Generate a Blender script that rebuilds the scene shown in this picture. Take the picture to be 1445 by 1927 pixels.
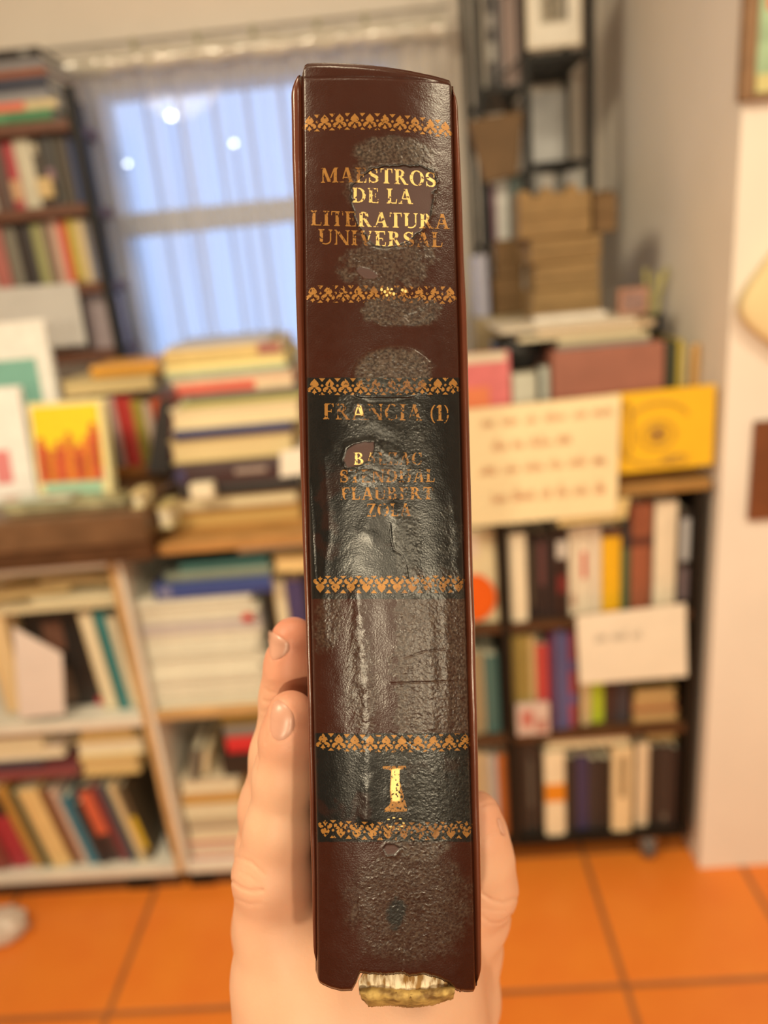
import bpy, bmesh, math, random
import numpy as np
from mathutils import Vector, Matrix

random.seed(7)
rng = np.random.default_rng(11)
for o in list(bpy.data.objects):
    bpy.data.objects.remove(o, do_unlink=True)
SC = bpy.context.scene
COL = SC.collection

# ------------------------------------------------------------------ camera
F, CX, CY = 1392.0, 722.5, 963.5
CAM = Vector((0.0, 0.0, 1.35))
pit, rol, yaw = math.radians(18.5), math.radians(5.5), math.radians(-2.5)
FW = Vector((math.sin(yaw) * math.cos(pit), math.cos(yaw) * math.cos(pit), -math.sin(pit)))
r0 = Vector((math.cos(yaw), -math.sin(yaw), 0.0))
u0 = r0.cross(FW)
RT = r0 * math.cos(rol) - u0 * math.sin(rol)
UP = r0 * math.sin(rol) + u0 * math.cos(rol)
cd = bpy.data.cameras.new('camera')
cd.sensor_fit = 'VERTICAL'
cd.sensor_height = 36.0
cd.sensor_width = 27.0
cd.lens = 36.0 * F / 1927.0
cd.clip_start = 0.01
cd.clip_end = 50
cd.dof.use_dof = True
cd.dof.focus_distance = 0.181
cd.dof.aperture_fstop = cd.lens / 3.6
cam = bpy.data.objects.new('camera', cd)
COL.objects.link(cam)
M3 = Matrix((RT, UP, -FW)).transposed()
cam.matrix_world = Matrix.Translation(CAM) @ M3.to_4x4()
SC.camera = cam

# ------------------------------------------------------------------ exposure, sky, lamps' light
SC.view_settings.view_transform = 'Standard'
SC.view_settings.look = 'None'
SC.view_settings.gamma = 1.0
SC.view_settings.use_curve_mapping = False
SC.view_settings.exposure = -0.07
SC.cycles.max_bounces = 8
SC.cycles.transparent_max_bounces = 12
SC.cycles.sample_clamp_indirect = 6.0

world = bpy.data.worlds.new('dusk_sky')
SC.world = world
world.use_nodes = True
wn = world.node_tree
bg = wn.nodes['Background']
bg.inputs[0].default_value = (0.36, 0.56, 1.0, 1)
bg.inputs[1].default_value = 1.9

WARM = (1.0, 0.83, 0.56)
def area(name, loc, target, size, power, color=WARM, shape='DISK', size_y=None, spread=180):
    l = bpy.data.lights.new(name, 'AREA')
    l.shape = shape
    l.size = size
    if size_y: l.size_y = size_y
    l.energy = power
    l.spread = math.radians(spread)
    l.color = color
    o = bpy.data.objects.new(name, l)
    COL.objects.link(o)
    o.location = loc
    d = Vector(target) - Vector(loc)
    o.rotation_euler = d.to_track_quat('-Z', 'Y').to_euler()
    return o
area('ceiling_light_left', (-1.05, 0.0, 2.40), (-0.05, 1.4, 0.70), 0.50, 16.5, spread=130)
area('ceiling_light_right', (0.95, -0.30, 2.40), (0.4, 1.3, 0.6), 0.40, 8.5, spread=125)
area('ceiling_light_middle', (-0.10, 0.25, 2.45), (-0.1, 0.6, 0.0), 0.45, 3.8, spread=130)
area('wall_lamp_left', (-0.27, -1.80, 1.55), (0.0, 0.3, 1.3), 0.075, 19)
area('wall_lamp_right', (0.80, -1.75, 1.52), (0.0, 0.3, 1.3), 0.14, 17)
area('wall_lamp_high', (0.06, -1.85, 1.98), (0.0, 0.3, 1.3), 0.16, 3)

# ------------------------------------------------------------------ materials
_m = {}
def mat(color, rough=0.55, var=0.06, scale=30.0, bump=0.0, metal=0.0, coat=0.0, spec=0.5, name=None):
    color = (min(.86, color[0] * 1.02), min(.86, color[1] * 1.12), min(.86, color[2] * 1.2))
    key = (tuple(color), rough, var, scale, bump, metal, coat, spec)
    if key in _m: return _m[key]
    m = bpy.data.materials.new(name or 'material')
    m.use_nodes = True
    nt = m.node_tree
    p = nt.nodes['Principled BSDF']
    p.inputs['Roughness'].default_value = rough
    p.inputs['Metallic'].default_value = metal
    p.inputs['Coat Weight'].default_value = coat
    p.inputs['Specular IOR Level'].default_value = spec
    tc = nt.nodes.new('ShaderNodeTexCoord')
    nz = nt.nodes.new('ShaderNodeTexNoise')
    nz.inputs['Scale'].default_value = scale
    nz.inputs['Detail'].default_value = 4
    nt.links.new(tc.outputs['Object'], nz.inputs['Vector'])
    cr = nt.nodes.new('ShaderNodeValToRGB')
    a = [max(0, c * (1 - var)) for c in color[:3]] + [1]
    b = [min(1, c * (1 + var)) for c in color[:3]] + [1]
    cr.color_ramp.elements[0].color = a
    cr.color_ramp.elements[1].color = b
    cr.color_ramp.elements[0].position = 0.3
    cr.color_ramp.elements[1].position = 0.7
    nt.links.new(nz.outputs['Fac'], cr.inputs['Fac'])
    nt.links.new(cr.outputs['Color'], p.inputs['Base Color'])
    if bump:
        bp = nt.nodes.new('ShaderNodeBump')
        bp.inputs['Strength'].default_value = bump
        bp.inputs['Distance'].default_value = 0.004
        nt.links.new(nz.outputs['Fac'], bp.inputs['Height'])
        nt.links.new(bp.outputs['Normal'], p.inputs['Normal'])
    _m[key] = m
    return m

def page_mat(color, axis):
    color = (min(.86, color[0] * 1.02), min(.86, color[1] * 1.14), min(.86, color[2] * 1.25))
    key = ('page', tuple(color), axis)
    if key in _m: return _m[key]
    m = bpy.data.materials.new('paper_edges')
    m.use_nodes = True
    nt = m.node_tree
    p = nt.nodes['Principled BSDF']
    p.inputs['Roughness'].default_value = 0.8
    tc = nt.nodes.new('ShaderNodeTexCoord')
    mp = nt.nodes.new('ShaderNodeMapping')
    s = [3, 3, 3]
    s['XYZ'.index(axis)] = 900
    mp.inputs['Scale'].default_value = s
    nz = nt.nodes.new('ShaderNodeTexNoise')
    nz.inputs['Scale'].default_value = 1.0
    nz.inputs['Detail'].default_value = 3
    nt.links.new(tc.outputs['Object'], mp.inputs['Vector'])
    nt.links.new(mp.outputs['Vector'], nz.inputs['Vector'])
    cr = nt.nodes.new('ShaderNodeValToRGB')
    cr.color_ramp.elements[0].color = [c * 0.72 for c in color[:3]] + [1]
    cr.color_ramp.elements[1].color = [min(1, c * 1.08) for c in color[:3]] + [1]
    cr.color_ramp.elements[0].position = 0.32
    cr.color_ramp.elements[1].position = 0.62
    nt.links.new(nz.outputs['Fac'], cr.inputs['Fac'])
    nt.links.new(cr.outputs['Color'], p.inputs['Base Color'])
    _m[key] = m
    return m

# ------------------------------------------------------------------ helpers
def ray(px, py):
    return FW + RT * ((px - CX) / F) - UP * ((py - CY) / F)
def at(px, py, Y):                       # the point seen at a photo pixel, at room depth Y
    d = ray(px, py)
    return CAM + d * (Y / d.y)

def link_mesh(name, verts, faces, material, parent=None, smooth=False, loc=None):
    me = bpy.data.meshes.new(name)
    me.from_pydata([tuple(v) for v in verts], [], faces)
    me.update()
    if smooth:
        me.polygons.foreach_set('use_smooth', [True] * len(me.polygons))
    if material: me.materials.append(material)
    o = bpy.data.objects.new(name, me)
    COL.objects.link(o)
    if parent: o.parent = parent
    if loc is not None: o.location = loc
    return o

class MB:
    """collects shapes into one mesh"""
    def __init__(s): s.v = []; s.f = []
    def box(s, x0, x1, y0, y1, z0, z1):
        n = len(s.v)
        s.v += [(x0,y0,z0),(x1,y0,z0),(x1,y1,z0),(x0,y1,z0),(x0,y0,z1),(x1,y0,z1),(x1,y1,z1),(x0,y1,z1)]
        s.f += [tuple(n+i for i in q) for q in ((0,3,2,1),(4,5,6,7),(0,1,5,4),(1,2,6,5),(2,3,7,6),(3,0,4,7))]
        return s
    def hexa(s, p):
        n = len(s.v); s.v += [tuple(q) for q in p]
        s.f += [tuple(n+i for i in q) for q in ((0,3,2,1),(4,5,6,7),(0,1,5,4),(1,2,6,5),(2,3,7,6),(3,0,4,7))]
        return s
    def prism(s, pts, fn, a, b):          # polygon pts swept from a to b; fn(p, q, t) -> xyz
        n = len(s.v); k = len(pts)
        s.v += [fn(p[0], p[1], a) for p in pts] + [fn(p[0], p[1], b) for p in pts]
        s.f += [tuple(range(n + k - 1, n - 1, -1)), tuple(range(n + k, n + 2 * k))]
        s.f += [(n+i, n+(i+1) % k, n+k+(i+1) % k, n+k+i) for i in range(k)]
        return s
    def tube(s, pts, r, seg=10, cap=True):
        pts = [Vector(p) for p in pts]; n = len(s.v)
        rs = r if isinstance(r, (list, tuple)) else [r] * len(pts)
        for i, p in enumerate(pts):
            t = (pts[min(i+1, len(pts)-1)] - pts[max(i-1, 0)]).normalized()
            a = Vector((0, 0, 1)) if abs(t.z) < .9 else Vector((1, 0, 0))
            e1 = t.cross(a).normalized(); e2 = t.cross(e1)
            for k in range(seg):
                w = 2 * math.pi * k / seg
                s.v.append(tuple(p + (e1 * math.cos(w) + e2 * math.sin(w)) * rs[i]))
        for i in range(len(pts) - 1):
            for k in range(seg):
                s.f.append((n+i*seg+k, n+i*seg+(k+1) % seg, n+(i+1)*seg+(k+1) % seg, n+(i+1)*seg+k))
        if cap:
            s.f.append(tuple(range(n+seg-1, n-1, -1)))
            e = n + (len(pts)-1) * seg
            s.f.append(tuple(range(e, e+seg)))
        return s
    def lathe(s, prof, c=(0, 0, 0), seg=24, axis='Z'):
        n = len(s.v)
        for (r, h) in prof:
            for k in range(seg):
                w = 2 * math.pi * k / seg
                a, b = r * math.cos(w), r * math.sin(w)
                if axis == 'Z': q = (a, b, h)
                elif axis == 'X': q = (h, a, b)
                else: q = (a, h, b)
                s.v.append((c[0]+q[0], c[1]+q[1], c[2]+q[2]))
        for i in range(len(prof)-1):
            for k in range(seg):
                s.f.append((n+i*seg+k, n+i*seg+(k+1) % seg, n+(i+1)*seg+(k+1) % seg, n+(i+1)*seg+k))
        s.f.append(tuple(range(n+seg-1, n-1, -1)))
        e = n + (len(prof)-1)*seg
        s.f.append(tuple(range(e, e+seg)))
        return s
    def build(s, name, material, parent=None, smooth=False, bevel=0.0, loc=None):
        o = link_mesh(name, s.v, s.f, material, parent, smooth, loc)
        bm = bmesh.new(); bm.from_mesh(o.data)
        bmesh.ops.recalc_face_normals(bm, faces=bm.faces)
        bm.to_mesh(o.data); bm.free()
        if bevel:
            b = o.modifiers.new('bevel', 'BEVEL'); b.width = bevel; b.segments = 2; b.limit_method = 'ANGLE'
        return o

def tag(o, label=None, cat=None, group=None, kind=None):
    if label: o['label'] = label
    if cat: o['category'] = cat
    if group: o['group'] = group
    if kind: o['kind'] = kind
    return o
def thing(name, label, cat, loc=(0, 0, 0), rz=0.0, group=None, ry=0.0, rx=0.0):
    o = bpy.data.objects.new(name, None)
    COL.objects.link(o)
    o.empty_display_size = 0.05
    o.location = loc
    o.rotation_euler = (rx, ry, rz)
    return tag(o, label, cat, group)
def struct(name, mb, m, **k):
    return tag(mb.build(name, m, **k), kind='structure')

# ------------------------------------------------------------------ the room
plaster = mat((0.80, 0.68, 0.58), 0.85, 0.03, 6.0, 0.15, name='painted_plaster')
def floor_mat():
    m = bpy.data.materials.new('terracotta_tiles'); m.use_nodes = True
    nt = m.node_tree; p = nt.nodes['Principled BSDF']
    tc = nt.nodes.new('ShaderNodeTexCoord')
    mp = nt.nodes.new('ShaderNodeMapping'); mp.inputs['Location'].default_value = (0.009, -0.0475 + 0.0, 0)
    nt.links.new(tc.outputs['Object'], mp.inputs['Vector'])
    br = nt.nodes.new('ShaderNodeTexBrick')
    br.offset = 0.0; br.squash = 1.0
    br.inputs['Scale'].default_value = 1.0
    br.inputs['Brick Width'].default_value = 0.3375
    br.inputs['Row Height'].default_value = 0.3375
    br.inputs['Mortar Size'].default_value = 0.0065
    br.inputs['Mortar Smooth'].default_value = 0.25
    br.inputs['Bias'].default_value = 0.0
    br.inputs['Color1'].default_value = (0.80, 0.235, 0.030, 1)
    br.inputs['Color2'].default_value = (0.73, 0.205, 0.026, 1)
    br.inputs['Mortar'].default_value = (0.34, 0.125, 0.04, 1)
    nt.links.new(mp.outputs['Vector'], br.inputs['Vector'])
    nz = nt.nodes.new('ShaderNodeTexNoise'); nz.inputs['Scale'].default_value = 9; nz.inputs['Detail'].default_value = 5
    nt.links.new(tc.outputs['Object'], nz.inputs['Vector'])
    mx = nt.nodes.new('ShaderNodeMixRGB'); mx.blend_type = 'OVERLAY'; mx.inputs['Fac'].default_value = 0.22
    nt.links.new(br.outputs['Color'], mx.inputs['Color1']); nt.links.new(nz.outputs['Fac'], mx.inputs['Color2'])
    nt.links.new(mx.outputs['Color'], p.inputs['Base Color'])
    p.inputs['Roughness'].default_value = 0.38
    bp = nt.nodes.new('ShaderNodeBump'); bp.inputs['Strength'].default_value = 0.5; bp.inputs['Distance'].default_value = 0.003
    bp.invert = True
    nt.links.new(br.outputs['Fac'], bp.inputs['Height']); nt.links.new(bp.outputs['Normal'], p.inputs['Normal'])
    return m
BY = 2.18                                  # room depth of the window wall
XW = 0.572                                 # the alcove's right side
struct('floor', MB().box(-2.0, 2.2, -2.2, BY + 0.3, -0.1, 0.0), floor_mat())
WX0, WX1, WZ0, WZ1 = -0.785, 0.06, 1.10, 1.862
w = MB()
w.box(-2.0, WX0, BY, BY+0.25, 0, 2.55); w.box(WX1, XW + 0.02, BY, BY+0.25, 0, 2.55)
w.box(WX0, WX1, BY, BY+0.25, 0, WZ0); w.box(WX0, WX1, BY, BY+0.25, WZ1, 2.55)
struct('wall_back', w, plaster)
struct('wall_right', MB().box(XW, 2.2, 1.33, BY + 0.25, 0, 2.55), plaster)
struct('wall_side_right', MB().box(2.0, 2.2, -2.2, 1.33, 0, 2.55), plaster)
struct('wall_left', MB().box(-2.0, -1.75, -2.2, BY, 0, 2.55), plaster)
struct('wall_front', MB().box(-1.75, 2.0, -2.2, -2.0, 0, 2.55), mat((0.13, 0.10, 0.08), 0.8, 0.1, 8))
struct('ceiling', MB().box(-2.0, 2.2, -2.2, BY + 0.25, 2.55, 2.65), mat((0.36, 0.32, 0.28), 0.9, 0.03, 5))
# window
white_paint = mat((0.62, 0.60, 0.60), 0.5, 0.04, 20, name='white_window_paint')
win = tag(thing('window_1', None, None, (0, BY, WZ0)), kind='structure')
f = MB(); T = 0.034; WH = WZ1 - WZ0
f.box(WX0, WX0+T, 0.03, 0.10, 0, WH); f.box(WX1-T, WX1, 0.03, 0.10, 0, WH)
f.box(WX0+T, WX1-T, 0.03, 0.10, 0, T); f.box(WX0+T, WX1-T, 0.03, 0.10, WH-T*0.6, WH)
f.box(WX0+T, WX1-T, 0.025, 0.10, 0.385, 0.445)
f.build('window_frame', white_paint, win, bevel=0.004)
gm = bpy.data.materials.new('window_glass'); gm.use_nodes = True
nt = gm.node_tree; nt.nodes.remove(nt.nodes['Principled BSDF'])
gl = nt.nodes.new('ShaderNodeBsdfGlossy'); gl.inputs['Roughness'].default_value = 0.02
tr = nt.nodes.new('ShaderNodeBsdfTransparent'); mxs = nt.nodes.new('ShaderNodeMixShader'); mxs.inputs[0].default_value = 0.015
nt.links.new(tr.outputs[0], mxs.inputs[1]); nt.links.new(gl.outputs[0], mxs.inputs[2])
nt.links.new(mxs.outputs[0], nt.nodes['Material Output'].inputs[0])
MB().box(WX0+T, WX1-T, 0.062, 0.066, T, 0.385).build('window_pane', gm, win)
MB().box(WX0+T, WX1-T, 0.062, 0.066, 0.445, WH-T*0.6).build('window_pane', gm, win)
g = MB()
for k in range(8):
    x = WX0 + 0.11 + k * 0.098
    g.tube([(x, 0.19, -0.0), (x, 0.19, WH)], 0.006, 8)
g.build('window_grille', mat((0.55, 0.60, 0.72), 0.5), win)
MB().box(WX0-0.02, WX1+0.02, -0.03, 0.03, -0.03, 0.0).build('window_sill', white_paint, win, bevel=0.004)

# ------------------------------------------------------------------ curtain
cm = bpy.data.materials.new('sheer_curtain'); cm.use_nodes = True
nt = cm.node_tree; nt.nodes.remove(nt.nodes['Principled BSDF'])
df = nt.nodes.new('ShaderNodeBsdfDiffuse'); df.inputs[0].default_value = (0.72, 0.68, 0.64, 1)
tl = nt.nodes.new('ShaderNodeBsdfTranslucent'); tl.inputs[0].default_value = (0.75, 0.75, 0.75, 1)
tp = nt.nodes.new('ShaderNodeBsdfTransparent')
m1 = nt.nodes.new('ShaderNodeMixShader'); m1.inputs[0].default_value = 0.18
m2 = nt.nodes.new('ShaderNodeMixShader')
tc = nt.nodes.new('ShaderNodeTexCoord'); mp = nt.nodes.new('ShaderNodeMapping'); mp.inputs['Scale'].default_value = (28, 1, 1.2)
nz = nt.nodes.new('ShaderNodeTexNoise'); nz.inputs['Scale'].default_value = 1.0; nz.inputs['Detail'].default_value = 3
mr = nt.nodes.new('ShaderNodeMapRange'); mr.inputs[1].default_value = 0.3; mr.inputs[2].default_value = 0.7
mr.inputs[3].default_value = 0.42; mr.inputs[4].default_value = 0.60
nt.links.new(tc.outputs['Object'], mp.inputs[0]); nt.links.new(mp.outputs[0], nz.inputs['Vector']); nt.links.new(nz.outputs['Fac'], mr.inputs[0])
nt.links.new(df.outputs[0], m1.inputs[1]); nt.links.new(tl.outputs[0], m1.inputs[2])
nt.links.new(m1.outputs[0], m2.inputs[1]); nt.links.new(tp.outputs[0], m2.inputs[2]); nt.links.new(mr.outputs[0], m2.inputs[0])
nt.links.new(m2.outputs[0], nt.nodes['Material Output'].inputs[0])
cx0, cx1, cz0, cz1, cyy = -0.865, 0.175, 0.95, 1.905, BY - 0.055
vs, fs = [], []
NX, NZ = 220, 12
for j in range(NZ + 1):
    for i in range(NX + 1):
        x = cx0 + (cx1 - cx0) * i / NX
        a = 0.006 + 0.004 * (1 - j / NZ)
        y = a * math.sin(i * 0.62 + 0.5 * math.sin(i * 0.11)) + 0.004 * math.sin(i * 0.23 + j * 0.2)
        vs.append((x - (cx0+cx1)/2, y, cz0 + (cz1 - cz0) * j / NZ - cz0))
for j in range(NZ):
    for i in range(NX):
        a = j * (NX + 1) + i
        fs.append((a, a + 1, a + NX + 2, a + NX + 1))
cur = thing('sheer_curtain', 'sheer white curtain hanging across the blue window', 'curtain', ((cx0+cx1)/2, cyy, cz0))
link_mesh('curtain_panel', vs, fs, cm, cur, True)
hd = MB()
hv, hf = [], []
for i in range(NX + 1):
    x = cx0 + (cx1 - cx0) * i / NX - (cx0+cx1)/2
    for k in range(9):
        wv = 2 * math.pi * k / 8
        rr = 0.025 + 0.004 * math.sin(i * 0.21) + 0.002 * math.sin(i * 0.53 + k)
        hv.append((x, -0.014 + rr * 0.7 * math.cos(wv), 0.937 - 0.05 * i / NX * 0 + rr * math.sin(wv)))
for i in range(NX):
    for k in range(8):
        a = i * 9 + k
        hf.append((a, a + 9, a + 10, a + 1))
link_mesh('rolled_heading', hv, hf, mat((0.66, 0.58, 0.48), 0.16, 0.08, 14, 0.15, spec=1.0, coat=1.0, name='satin_heading'), cur, True)['label'] = 'glossy rolled curtain heading'
cur2 = tag(MB().tube([(cx0 - 0.02, cyy - 0.012, 1.93), (cx1 + 0.01, cyy - 0.012, 1.93)], 0.004, 8).build('curtain_wire', mat((0.35, 0.31, 0.27), 0.4, metal=0.6)), 'thin curtain wire stretched above the window', 'curtain wire')
for k, px in enumerate((255, 375, 480, 600, 690)):
    p = at(px, 104 - 0.085 * (px - 375), cyy - 0.02)
    tag(MB().box(p.x - .006, p.x + .006, cyy - .020, cyy - .004, 1.907, 1.936).build('curtain_clip', mat((0.38, 0.34, 0.22), 0.5), bevel=.002),
        'small olive clip gripping the curtain wire, %s from the left' % ('first', 'second', 'third', 'fourth', 'fifth')[k], 'clip', 'curtain clips')
# lamps of the street outside
struct('pavement', MB().box(-3.5, 2.0, BY + .3, 5.0, -0.1, 0.0), mat((.20,.20,.21), .8))
for k, (px, py, r) in enumerate(((322, 218, .014), (200, 232, .007), (240, 308, .007), (440, 270, .008))):
    p = at(px, py, 3.6)
    em = bpy.data.materials.get('street_glow') or bpy.data.materials.new('street_glow')
    em.use_nodes = True
    em.node_tree.nodes['Principled BSDF'].inputs['Emission Color'].default_value = (0.95, 1.0, 1.0, 1)
    em.node_tree.nodes['Principled BSDF'].inputs['Emission Strength'].default_value = 14
    t = thing('street_lamp', ('street lamp with the brightest bulb, outside the upper window', 'street lamp outside the upper left corner of the window',
        'street lamp outside, lower of the two at the window\'s left', 'bluish street lamp outside near the middle of the upper window')[k], 'street lamp', (p.x, p.y, 0), group='street lamps outside the window')
    MB().lathe([(0.001, -r), (r*.5, -r*.87), (r*.87, -r*.5), (r, 0), (r*.87, r*.5), (r*.5, r*.87), (0.001, r)], (0, 0, p.z), seg=14).build('bulb', em, t, True)
    MB().tube([(0, 0, 0), (0, 0, p.z - r * .9)], .006, 8).build('pole', mat((.45,.50,.60), .5), t)

# ------------------------------------------------------------------ books and boxes
CREAM = (0.78, 0.66, 0.46)
WHITE = (0.82, 0.79, 0.74)
def frame_pts(x0, x1, y0, y1, Y):
    """photo box -> X0, X1, Z0, Z1 of a front face standing at room depth Y"""
    ym, xm = (y0 + y1) / 2, (x0 + x1) / 2
    return at(x0, ym, Y).x, at(x1, ym, Y).x, at(xm, y1, Y).z, at(xm, y0, Y).z

def book(label, X0, X1, Y, Z0, Z1, depth, col, face='spine', stand=True, group=None, pages=CREAM, lean=0.0, marks=(),
         name='book', cat='book', rz=0.0, rough=0.45, tilt=0.0, pivot=0.5):
    w, h = X1 - X0, Z1 - Z0
    if lean: pivot = 0.0 if lean < 0 else 1.0
    px = X0 + w * pivot
    root = thing(name, label, cat, (px, Y, Z0 + (depth * math.sin(-tilt) + .0004 if tilt < 0 else 0)), rz, group, lean, tilt)
    a0, a1 = X0 - px, X1 - px
    c, pg = MB(), MB()
    t = w if stand else h
    b = min(0.0032, 0.14 * t)
    g = 0.0045 if t > 0.012 else 0.002
    if face == 'cover':
        b = min(0.003, 0.15 * depth)
        c.box(a0, a1, 0, b, 0, h); c.box(a0, a1, depth - b, depth, 0, h); c.box(a0, a0 + b, b, depth - b, 0, h)
        pg.box(a0 + b, a1 - g, b, depth - b, g, h - g)
        ax = 'Y'
    else:
        sp = face == 'spine'
        y0, y1 = (b, depth - g) if sp else (g, depth - b)
        if stand:
            c.box(a0, a0 + b, 0, depth, 0, h); c.box(a1 - b, a1, 0, depth, 0, h)
            ax = 'X'
            pg.box(a0 + b, a1 - b, y0, y1, g, h - g)
        else:
            c.box(a0, a1, 0, depth, 0, b); c.box(a0, a1, 0, depth, h - b, h)
            ax = 'Z'
            pg.box(a0 + g, a1 - g, y0, y1, b, h - b)
        # rounded back
        n = 6; prof = []
        for k in range(n + 1):
            u = -1 + 2 * k / n
            prof.append((u, -min(0.003, .15*t) * (1 - u * u)))
        s = (lambda y: y) if sp else (lambda y: depth - y)
        poly = prof + [(1, b), (-1, b)]
        if stand:
            c.prism(poly, lambda p, q, tt: ((a0+a1)/2 + p * w/2, s(q), tt), 0, h)
        else:
            c.prism(poly, lambda p, q, tt: (tt, s(q), h/2 + p * h/2), a0, a1)
    c.build('cover', mat(col, rough, 0.07, 40), root)
    pg.build('page_block', page_mat(pages, ax), root)
    for mk in marks:
        u0, u1, v0, v1, mc = mk[:5]
        nm = mk[5] if len(mk) > 5 else 'spine_label'
        e = 0.0012 if face == 'cover' else min(0.003, .15*t) + 0.0006
        MB().box(a0 + w*u0, a0 + w*u1, -e, 0.0003 if face == 'cover' else -0.0002, h*v0, h*v1).build(nm, mat(mc, rough, 0.05, 60), root)
    return root
def pbook(label, x0, x1, y0, y1, Y, depth, col, **k):
    X0, X1, Z0, Z1 = frame_pts(x0, x1, y0, y1, Y)
    return book(label, X0, X1, Y, Z0, Z1, depth, col, **k)

ORD = ['first', 'second', 'third', 'fourth', 'fifth', 'sixth', 'seventh', 'eighth', 'ninth', 'tenth', 'eleventh', 'twelfth', 'thirteenth', 'fourteenth', 'fifteenth', 'sixteenth']
def row(specs, Y, z0, ym, place, group, depth=0.14, lean=0.0, ztop=9.0):
    """books standing side by side: (x left, x right, y top, colour, words, marks...) in photo pixels at height ym"""
    for i, s in enumerate(specs):
        x0, x1, yt, col, words = s[:5]
        k = dict(s[5]) if len(s) > 5 else {}
        X0, X1 = at(x0, ym, Y).x, at(x1, ym, Y).x
        Z1 = min(at((x0 + x1) / 2, yt, Y).z, ztop - .0015 * (i * 3 % 5))
        yy = Y + k.pop('back', 0.002 * (i * 7 % 4))
        zz = k.pop('z', z0)
        book('%s, %s from left, %s' % (words, ORD[i], place), X0 + .0004, X1 - .0004, yy, zz, max(Z1, zz + .05), k.pop('depth', depth), col, group=group, lean=k.pop('lean', lean), **k)
def pile(specs, Y, place, group, depth=0.17, z0=None):
    """books lying on each other, listed bottom first: (x0, x1, y top, y bottom, colour, words, options)"""
    z = z0
    n = len(specs)
    for i, s in enumerate(specs):
        x0, x1, yt, yb, col, words = s[:6]
        k = dict(s[6]) if len(s) > 6 else {}
        X0, X1, Z0, Z1 = frame_pts(x0, x1, yt, yb, Y)
        th = Z1 - Z0
        if z is None: z = Z0
        book('%s, %s from bottom, %s' % (words, ORD[i], place), X0, X1, Y + k.pop('back', 0.003 * (i * 5 % 3)), z, z + th, k.pop('depth', depth), col, stand=False, group=group, **k)
        z += th + 0.0003
    return z
PG = dict(face='pages')

dark_wood = mat((0.085, 0.036, 0.015), 0.5, 0.2, 25, spec=0.3, name='dark_brown_wood')
red_wood = mat((0.13, 0.045, 0.022), 0.5, 0.2, 22, name='reddish_wood')
black_metal = mat((0.013, 0.011, 0.010), 0.5, 0.1, 30, spec=0.25, name='black_metal')
black_wood = mat((0.013, 0.009, 0.006), 0.55, 0.15, 30, spec=0.25, name='black_wood')
birch = mat((0.55, 0.33, 0.14), 0.5, 0.15, 20, name='birch_wood')
white_board = mat((0.74, 0.66, 0.56), 0.5, 0.05, 20, name='white_laminate')

# ---- left black shelf by the window -------------------------------------------------
YL = 1.90
XR = -0.712                                 # right post
t = thing('metal_shelf', 'black metal shelf with brown boards at the left of the window', 'shelf', (-1.05, YL, 0))
ox = 1.05
for (x, y) in ((XR, 0.012), (XR - .05, 0.175), (-1.36, 0.012), (-1.36, 0.175)):
    MB().box(x + ox - .012, x + ox + .012, y - .012, y + .012, 0, 1.80).build('post', black_metal, t, bevel=.002)
shz = [1.208, 1.372, 1.552, 1.735]
for z in shz:
    MB().box(-1.35 + ox, XR + ox - .012, 0.0, 0.187, z - .026, z).build('shelf_board', red_wood, t, bevel=.002)
MB().box(-1.35 + ox, XR + ox - .012, 0.0, 0.187, 0.62, 0.64).build('shelf_board', red_wood, t, bevel=.002)
PL2 = 'middle board of left metal shelf'
row([(-22, 8, 246, (.10,.05,.04), 'dark brown book'), (8, 31, 244, (.42,.05,.06), 'crimson book', dict(marks=[(.1,.9,.15,.45,(.62,.36,.2))])),
     (31, 63, 240, (.60,.53,.40), 'thick cream book'), (63, 80, 243, (.07,.05,.035), 'brown black slim book', dict(marks=[(.2,.8,.8,.95,(.5,.42,.3))])),
     (80, 106, 241, (.045,.04,.04), 'charcoal book', dict(marks=[(.25,.75,.35,.55,(.30,.16,.20))])),
     (106, 120, 242, (.09,.07,.05), 'dark olive slim book'), (120, 134, 244, (.06,.045,.04), 'near black slim book')],
    YL + .03, shz[2] + .0005, 312, PL2, 'books on the left metal shelf', depth=.12, ztop=shz[3] - .028)
pbook('short tan booklet standing in front of the dark books on the left metal shelf', 71, 98, 334, 372, YL + .008, .014, (.62,.43,.2), face='cover')
PL3 = 'lower board of left metal shelf'
row([(-22, 8, 408, (.42,.12,.10), 'dull red book'), (8, 31, 412, (.20,.17,.13), 'grey brown book'), (31, 64, 405, (.028,.02,.02), 'wide black book'),
     (64, 84, 398, (.32,.30,.12), 'olive green book'), (84, 98, 402, (.22,.14,.10), 'brown slim book'), (98, 114, 399, (.62,.38,.29), 'pale pink book'),
     (114, 130, 397, (.60,.07,.04), 'bright red slim book'), (130, 148, 400, (.50,.36,.05), 'mustard yellow book', dict(marks=[(.1,.9,.02,.06,(.12,.04,.03))])), (148, 165, 396, (.62,.46,.26), 'sandy tan book')],
    YL + .03, shz[1] + .0005, 465, PL3, 'books on the left metal shelf', depth=.12, ztop=shz[2] - .028)
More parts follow.
